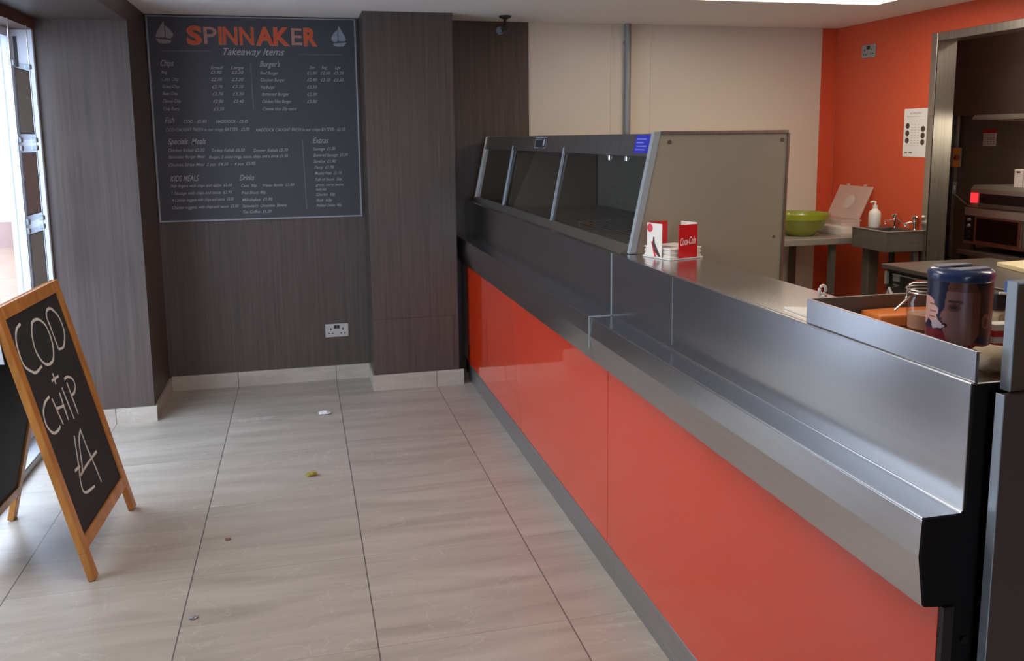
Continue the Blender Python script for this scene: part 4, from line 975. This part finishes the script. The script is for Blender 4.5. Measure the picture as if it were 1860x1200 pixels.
for x in (4.37, 4.70):
    for y in (4.05, 4.90): obj('foot', MB().cyl((x, y, 0.7402), 0.014, 0.0425, 12), 'black', t)
t = thing('upper_grill', 'steel grill with lit red switch on top of the black glass oven', 'grill', (4.53, 4.45, 1.026))
obj('shell', MB().prism([(4.35, 1.0262), (4.35, 1.150), (4.375, 1.174), (4.73, 1.174), (4.73, 1.0262)], 'y', 4.0, 4.93), 'steel_satin', t)
obj('opening', MB().box(4.343, 4.3499, 4.02, 4.842, 1.060, 1.122), 'black', t)
obj('lower_lip', MB().box(4.335, 4.3499, 4.0, 4.842, 1.034, 1.058, 0.002), 'steel_dark', t)
obj('lit_switch', MB().box(4.338, 4.3499, 4.862, 4.918, 1.058, 1.124, 0.003), 'switch_red', t)
for i, (y0, y1, nm) in enumerate(((4.535, 4.60, 'left'), (4.455, 4.525, 'right'))):
    t = thing('white_carton', '%s white carton standing on top of the steel grill' % nm, 'carton', (4.40, (y0 + y1) / 2, 1.1745), group='white cartons on the grill')
    obj('carton', MB().box(4.375, 4.43, y0, y1, 1.1745, 1.288 + 0.01 * i, 0.002), 'paper', t)
    obj('slot', MB().box(4.3735, 4.3748, (y0 + y1) / 2 - 0.014, (y0 + y1) / 2 + 0.014, 1.266, 1.276), 'black', t)
t = thing('extractor_hood', 'dark extractor hood over the ovens inside the doorway', 'hood', (4.5, 4.2, 1.6))
obj('canopy', MB().prism([(4.30, 1.6325), (4.30, 2.245), (4.745, 2.245), (4.745, 1.6325)], 'y', 2.6, 5.13), mat('dark_hood_steel', rgb(84, 72, 66), 0.5, metal=0.2), t)
obj('drip_lip', MB().prism([(4.280, 1.600), (4.280, 1.612), (4.30, 1.6322), (4.745, 1.6322), (4.745, 1.600)], 'y', 2.6, 4.88), 'steel_satin', t)
fl = MB()
for y in (4.30, 3.80, 3.30): fl.box(4.36, 4.70, y, y + 0.45, 1.590, 1.5998, 0.003)
obj('filters', fl, 'steel_satin', t)
obj('hood_fill_tube', MB().tube([(4.62, 3.25, 1.574), (4.62, 4.65, 1.574)], 0.015, 12), 'hood_fill_tube', t, smooth=True)  # unseen tube added to brighten the wall and ovens below
obj('lamp_cover', MB().box(4.302, 4.318, 4.22, 4.556, 1.694, 1.75, 0.003), 'cream_board', t)
t = thing('safety_notice', 'white notice with red heading on the steel kitchen wall', 'notice', (XK - 0.001, 5.235, 1.42))
k = obj('sheet', MB().box(XK - 0.0025, XK - 0.0003, 5.176, 5.294, 1.423, 1.515), 'paper', t)
obj('heading', MB().box(XK - 0.0025, XK - 0.0003, 5.176, 5.294, 1.5152, 1.541), 'red', t)
pr = MB()
for i in range(5):
    for j in range(4): pr.box(XK - 0.0031, XK - 0.0026, 5.19 + j * 0.025, 5.205 + j * 0.025, 1.436 + i * 0.016, 1.441 + i * 0.016)
obj('print', pr, mat('grey_print_small', rgb(120, 118, 112), 0.8), k)
t = thing('isolator_switch', 'orange and white isolator switch in the far kitchen corner', 'switch', (4.70, YB - 0.03, 1.27))
obj('box', MB().box(4.655, 4.735, YB - 0.065, YB - 0.0065, 1.270, 1.415, 0.004), 'grey_plastic', t)
obj('front', MB().box(4.652, 4.712, YB - 0.078, YB - 0.0655, 1.268, 1.412, 0.004), 'isolator_orange', t)
obj('lever', MB().cyl((4.672, YB - 0.0785, 1.34), 0.02, -0.02, 16, axis='y'), mat('red_brown_lever', rgb(150, 66, 40), 0.4), t)
tag(obj('conduit', MB().tube([(4.722, YB - 0.022, 1.4155), (4.722, YB - 0.022, H - 0.0005)], 0.014, 14), 'grey_plastic', smooth=True, loc=(4.722, YB - 0.022, 1.42)), 'pale vertical conduit above the orange isolator switch', 'conduit')
tag(obj('power_cable', MB().tube([(4.685, YB - 0.035, 1.2695), (4.682, YB - 0.03, 1.0), (4.69, YB - 0.022, 0.7), (4.71, YB - 0.022, 0.35), (4.70, YB - 0.03, 0.012)], 0.011, 12), 'black', smooth=True, loc=(4.69, YB - 0.03, 0.6)), 'black cable hanging below the orange isolator switch', 'cable')
tag(obj('oven_lead', MB().tube([(4.728, YB - 0.02, 1.068), (4.732, 5.40, 1.0), (4.734, 5.2, 0.93), (4.732, 5.0, 0.90), (4.731, 4.958, 0.90)], 0.007, 10), 'grey_plastic', smooth=True, loc=(4.73, 5.2, 0.95)), 'pale lead running from the wall switch to the lower oven', 'cable')
t = thing('wall_switch', 'small pale wall switch below the orange isolator switch', 'switch', (4.735, YB - 0.012, 1.115))
obj('plate', MB().box(4.708, 4.746, YB - 0.018, YB - 0.0065, 1.070, 1.160, 0.002), 'grey_plastic', t)
obj('rocker', MB().box(4.720, 4.734, YB - 0.022, YB - 0.0185, 1.10, 1.13, 0.001), 'white', t)
# small strip lamp over the doorway, inside the cooking area
t = thing('strip_lamp', 'short lit strip lamp fixed inside the head of the doorway', 'lamp', (3.90, 4.42, H))
obj('housing', MB().box(3.83, 3.90, 4.0, 4.48, H - 0.05, H - 0.0004, 0.003), 'white', t)
obj('tube', MB().tube([(3.865, 4.02, H - 0.064), (3.865, 4.46, H - 0.064)], 0.013, 12), 'strip_light', t)
